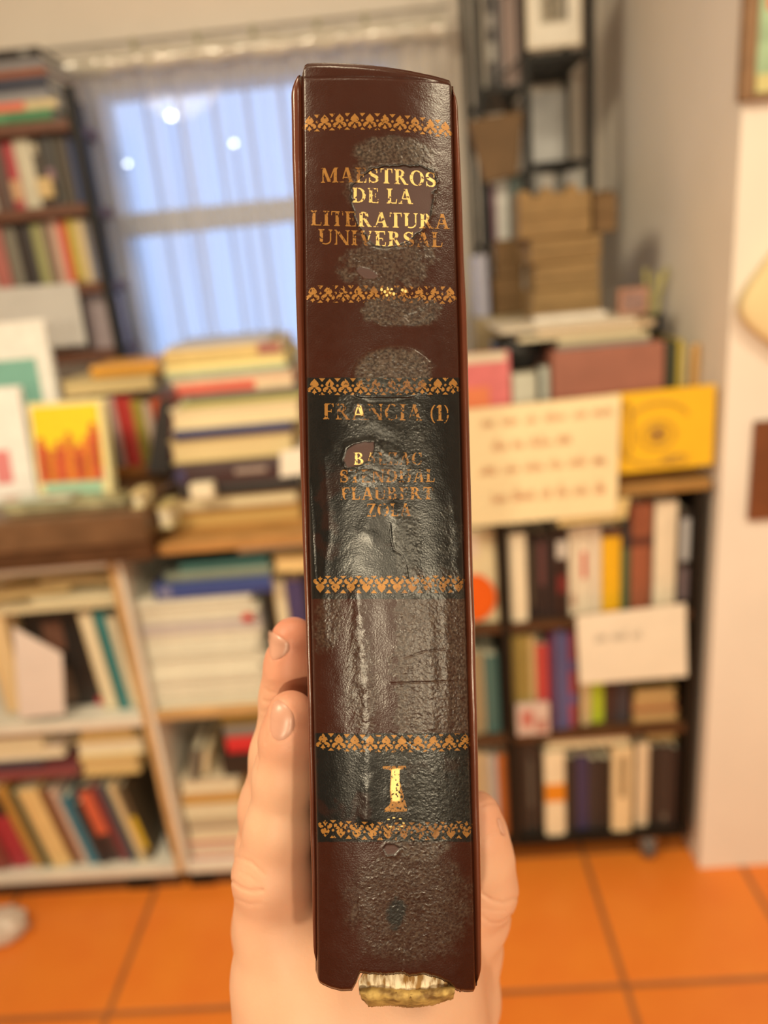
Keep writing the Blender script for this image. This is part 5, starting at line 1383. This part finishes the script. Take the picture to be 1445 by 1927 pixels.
def chain_d(P, C, k=.004):
    d = None
    for (a, ra), (b, rb) in zip(C[:-1], C[1:]):
        e = seg_d(P, a, ra, b, rb)
        d = e if d is None else smin(d, e, k)
    return d
PALM_C, PALM_H, PALM_R = np.array([-.0060, -.1495, .2350]), np.array([.0330, .0330, .0420]), .020
WR = [(np.array([-.0045, -.160, .2260]), .031), (np.array([-.0050, -.205, .2300]), .0285), (np.array([-.0060, -.250, .2350]), .030), (np.array([-.0075, -.330, .2440]), .034)]
def line_dist2(x, y, pts):
    d = np.full(x.shape, 1e9)
    for a, b in zip(pts[:-1], pts[1:]):
        a = np.array(a, float); ab = np.array(b, float) - a
        t = np.clip(((x - a[0]) * ab[0] + (y - a[1]) * ab[1]) / (ab @ ab), 0, 1)
        d = np.minimum(d, np.hypot(x - a[0] - t*ab[0], y - a[1] - t*ab[1]))
    return d
def hand_sdf(P, fine=True):
    fing = chain_d(P, PINKY)
    for C in (RING, MIDDLE, INDEX): fing = smin(fing, chain_d(P, C), .0012)
    q_ = np.abs(P - PALM_C) - (PALM_H - PALM_R)
    palm = np.linalg.norm(np.maximum(q_, 0), axis=1) + np.minimum(q_.max(1), 0) - PALM_R
    W = P * np.array([1, 1, 1.0])
    palm = smin(palm, chain_d(W, WR, .01), .022)
    d = smin(fing, palm, .012)
    d = smin(d, chain_d(P, THUMB), .010)
    # soft hollow where the book's tail rests
    if fine:
        px = CX + F * P[:, 0] / P[:, 2]; py = CY - F * P[:, 1] / P[:, 2]
        for pts, w_, a_, (z0, z1) in CREASE:
            e = line_dist2(px, py, pts)
            d = d + a_ * np.exp(-(e / w_) ** 2) * ((P[:, 2] > z0) & (P[:, 2] < z1))
        for pts, (z0, z1) in NAILS:
            e = line_dist2(px, py, pts + pts[:1])
            d = d + 2.2e-4 * np.exp(-(e / 2.2) ** 2) * ((P[:, 2] > z0) & (P[:, 2] < z1))
    return d
def net(lo, hi, h):
    ax = [np.arange(lo[k], hi[k] + h, h) for k in range(3)]
    g = np.stack(np.meshgrid(*ax, indexing='ij'), -1); sh = g.shape[:3]
    val = np.empty(sh, np.float32); flat = g.reshape(-1, 3); vf = val.reshape(-1)
    for s_ in range(0, len(flat), 200000): vf[s_:s_+200000] = hand_sdf(flat[s_:s_+200000], False)
    neg = val < 0
    cs = np.zeros(tuple(n - 1 for n in sh), np.int8)
    for a in (0, 1):
        for b in (0, 1):
            for c in (0, 1): cs += neg[a:sh[0]-1+a, b:sh[1]-1+b, c:sh[2]-1+c]
    act = (cs > 0) & (cs < 8); I = np.argwhere(act); idx = np.full(act.shape, -1, np.int64); idx[act] = np.arange(len(I))
    pos = np.zeros((len(I), 3)); cnt = np.zeros(len(I))
    cor = [(a, b, c) for a in (0, 1) for b in (0, 1) for c in (0, 1)]
    for a in cor:
        for k in range(3):
            if a[k]: continue
            b = list(a); b[k] = 1
            va = val[I[:,0]+a[0], I[:,1]+a[1], I[:,2]+a[2]]; vb = val[I[:,0]+b[0], I[:,1]+b[1], I[:,2]+b[2]]
            cr = (va < 0) != (vb < 0); t = np.where(cr, va / np.where(cr, va - vb, 1), 0)
            p = np.array(a, float)[None] + t[:, None] * (np.array(b) - np.array(a))[None]
            pos += np.where(cr[:, None], p, 0); cnt += cr
    V_ = np.array(lo) + (I + pos / cnt[:, None]) * h
    Fq = []
    for k in range(3):
        u_, w_ = (k + 1) % 3, (k + 2) % 3
        s0 = [slice(None)] * 3; s1 = [slice(None)] * 3; s0[k] = slice(0, -1); s1[k] = slice(1, None)
        e = neg[tuple(s0)] != neg[tuple(s1)]; E_ = np.argwhere(e); fl = neg[tuple(s0)][e]
        ok = (E_[:, u_] > 0) & (E_[:, w_] > 0) & (E_[:, u_] < sh[u_]-1) & (E_[:, w_] < sh[w_]-1); E_ = E_[ok]; fl = fl[ok]
        def cell(du, dw):
            c = E_.copy(); c[:, u_] -= du; c[:, w_] -= dw; return idx[c[:, 0], c[:, 1], c[:, 2]]
        Q = np.stack([cell(1, 1), cell(0, 1), cell(0, 0), cell(1, 0)], -1)
        Q[~fl] = Q[~fl][:, ::-1]
        Fq.append(Q)
    return V_, np.concatenate(Fq)
def subdiv(V_, Q):
    e = np.concatenate([Q[:, [0,1]], Q[:, [1,2]], Q[:, [2,3]], Q[:, [3,0]]]); es = np.sort(e, 1)
    key, inv = np.unique(es[:, 0] * len(V_) + es[:, 1], return_inverse=True)
    a, b = key // len(V_), key % len(V_)
    M_ = (V_[a] + V_[b]) / 2; Fc = V_[Q].mean(1)
    n0, n1 = len(V_), len(V_) + len(M_); m = len(Q)
    e0, e1, e2, e3 = (n0 + inv[k*m:(k+1)*m] for k in range(4)); fc = n1 + np.arange(m)
    NQ = np.concatenate([np.stack([Q[:,0], e0, fc, e3], -1), np.stack([e0, Q[:,1], e1, fc], -1), np.stack([fc, e1, Q[:,2], e2], -1), np.stack([e3, fc, e2, Q[:,3]], -1)])
    return np.concatenate([V_, M_, Fc]), NQ
def project(V_, it=3, fine=True):
    for _ in range(it):
        out = np.empty_like(V_)
        for s_ in range(0, len(V_), 150000):
            P = V_[s_:s_+150000]; h = 1.5e-4; d = hand_sdf(P, fine)
            g = np.stack([hand_sdf(P + np.eye(3)[k] * h, False) - hand_sdf(P - np.eye(3)[k] * h, False) for k in range(3)], -1) / (2*h)
            g /= np.maximum(np.linalg.norm(g, axis=1, keepdims=True), .3)
            out[s_:s_+150000] = P - g * np.clip(d, -.001, .001)[:, None]
        V_ = out
    return V_
HV, HQ = net((-.056, -.318, .176), (.052, -.030, .300), .00115)
HV, HQ = subdiv(HV, HQ)
HV = project(HV)
for _ in range(2):                          # light relaxation keeps the surface even
    acc = np.zeros_like(HV); cn = np.zeros(len(HV))
    for a in range(4):
        np.add.at(acc, HQ[:, a], HV[HQ[:, (a+1) % 4]]); np.add.at(cn, HQ[:, a], 1)
    HV = HV * .6 + acc / cn[:, None] * .4
HV = project(HV, 1)
BAS = np.array([RT[:], UP[:], FW[:]])
org = np.array([-.005, -.25, .24]) @ BAS
Wd = HV @ BAS - org
hpx = CX + F * HV[:, 0] / HV[:, 2]; hpy = CY - F * HV[:, 1] / HV[:, 2]
red = np.zeros(len(HV))
for C, a, rr in ((PINKY, .75, .019), (RING, 1.0, .022), (MIDDLE, .8, .02), (INDEX, .8, .02), (THUMB, .55, .018)):
    red = np.maximum(red, a * np.clip(1 - np.linalg.norm(HV - C[0][0], axis=1) / rr, 0, 1))
for C, k, a in ((PINKY, 4, .45), (RING, 4, .3), (THUMB, 3, .35)):
    red = np.maximum(red, a * np.clip(1 - np.linalg.norm(HV - C[k][0], axis=1) / .020, 0, 1))
skin = bpy.data.materials.new('skin'); skin.use_nodes = True
nt = skin.node_tree; P_ = nt.nodes['Principled BSDF']
c = mixc(tnoise(120, 5), (.66, .38, .25), (.72, .43, .29))
c = mixc(attr('flush'), c, (.56, .19, .12))
nt.links.new(c, P_.inputs['Base Color'])
P_.inputs['Roughness'].default_value = .48; P_.inputs['Specular IOR Level'].default_value = .35
P_.inputs['Subsurface Weight'].default_value = .25; P_.inputs['Subsurface Radius'].default_value = (1.0, .35, .2); P_.inputs['Subsurface Scale'].default_value = .0025
bp = nt.nodes.new('ShaderNodeBump'); bp.inputs['Strength'].default_value = .25; bp.inputs['Distance'].default_value = .0002
nt.links.new(tnoise(1300, 4), bp.inputs['Height']); nt.links.new(bp.outputs['Normal'], P_.inputs['Normal'])
hand = np_mesh('hand', Wd, HQ, skin, None, dict(flush=red))
hand.location = Vector(CAM) + Vector(org)
tag(hand, 'bare hand gripping the brown book from behind, fingers left and thumb right', 'hand')
nail_m = mat((.56, .27, .18), .36, .04, 200, spec=.6, name='fingernail')
for pts, (z0, z1) in NAILS:
    p = np.array(pts, float); cc = p.mean(0)
    nr, na = 9, 48
    # resample outline
    per = np.concatenate([p, p[:1]]); L_ = np.concatenate([[0], np.cumsum(np.hypot(*np.diff(per, axis=0).T))])
    tt_ = np.linspace(0, L_[-1], na, endpoint=False)
    out = np.stack([np.interp(tt_, L_, per[:, 0]), np.interp(tt_, L_, per[:, 1])], -1)
    out = (out + np.roll(out, 1, 0) + np.roll(out, -1, 0)) / 3
    Q2 = [cc] + [cc + (o_ - cc) * k / nr for k in range(1, nr + 1) for o_ in out]
    Q2 = np.array(Q2); z = np.full(len(Q2), z0 - .002); d0 = np.stack([(Q2[:, 0]-CX)/F, -(Q2[:, 1]-CY)/F, np.ones(len(Q2))], -1)
    for _ in range(90): z = z + np.clip(hand_sdf(d0 * z[:, None], False), -.002, .002) * .6 * (z < z1 + .02)
    P3 = d0 * z[:, None]
    h = 2e-4; g = np.stack([hand_sdf(P3 + np.eye(3)[k]*h, False) - hand_sdf(P3 - np.eye(3)[k]*h, False) for k in range(3)], -1); g /= np.linalg.norm(g, axis=1, keepdims=True)
    rad = np.concatenate([[0], np.repeat(np.arange(1, nr + 1) / nr, na)])
    P3 = P3 + g * (2.6e-4 * (1 - rad ** 6) - .5e-4)[:, None]
    fs = [(0, 1 + k, 1 + (k+1) % na) for k in range(na)]
    for r_ in range(nr - 1):
        for k in range(na): fs.append((1 + r_*na + k, 1 + (r_+1)*na + k, 1 + (r_+1)*na + (k+1) % na, 1 + r_*na + (k+1) % na))
    o = link_mesh('fingernail', [tuple(v) for v in (P3 @ BAS - org)], fs, nail_m, hand, True)
    bm = bmesh.new(); bm.from_mesh(o.data); bmesh.ops.recalc_face_normals(bm, faces=bm.faces); bm.to_mesh(o.data); bm.free()
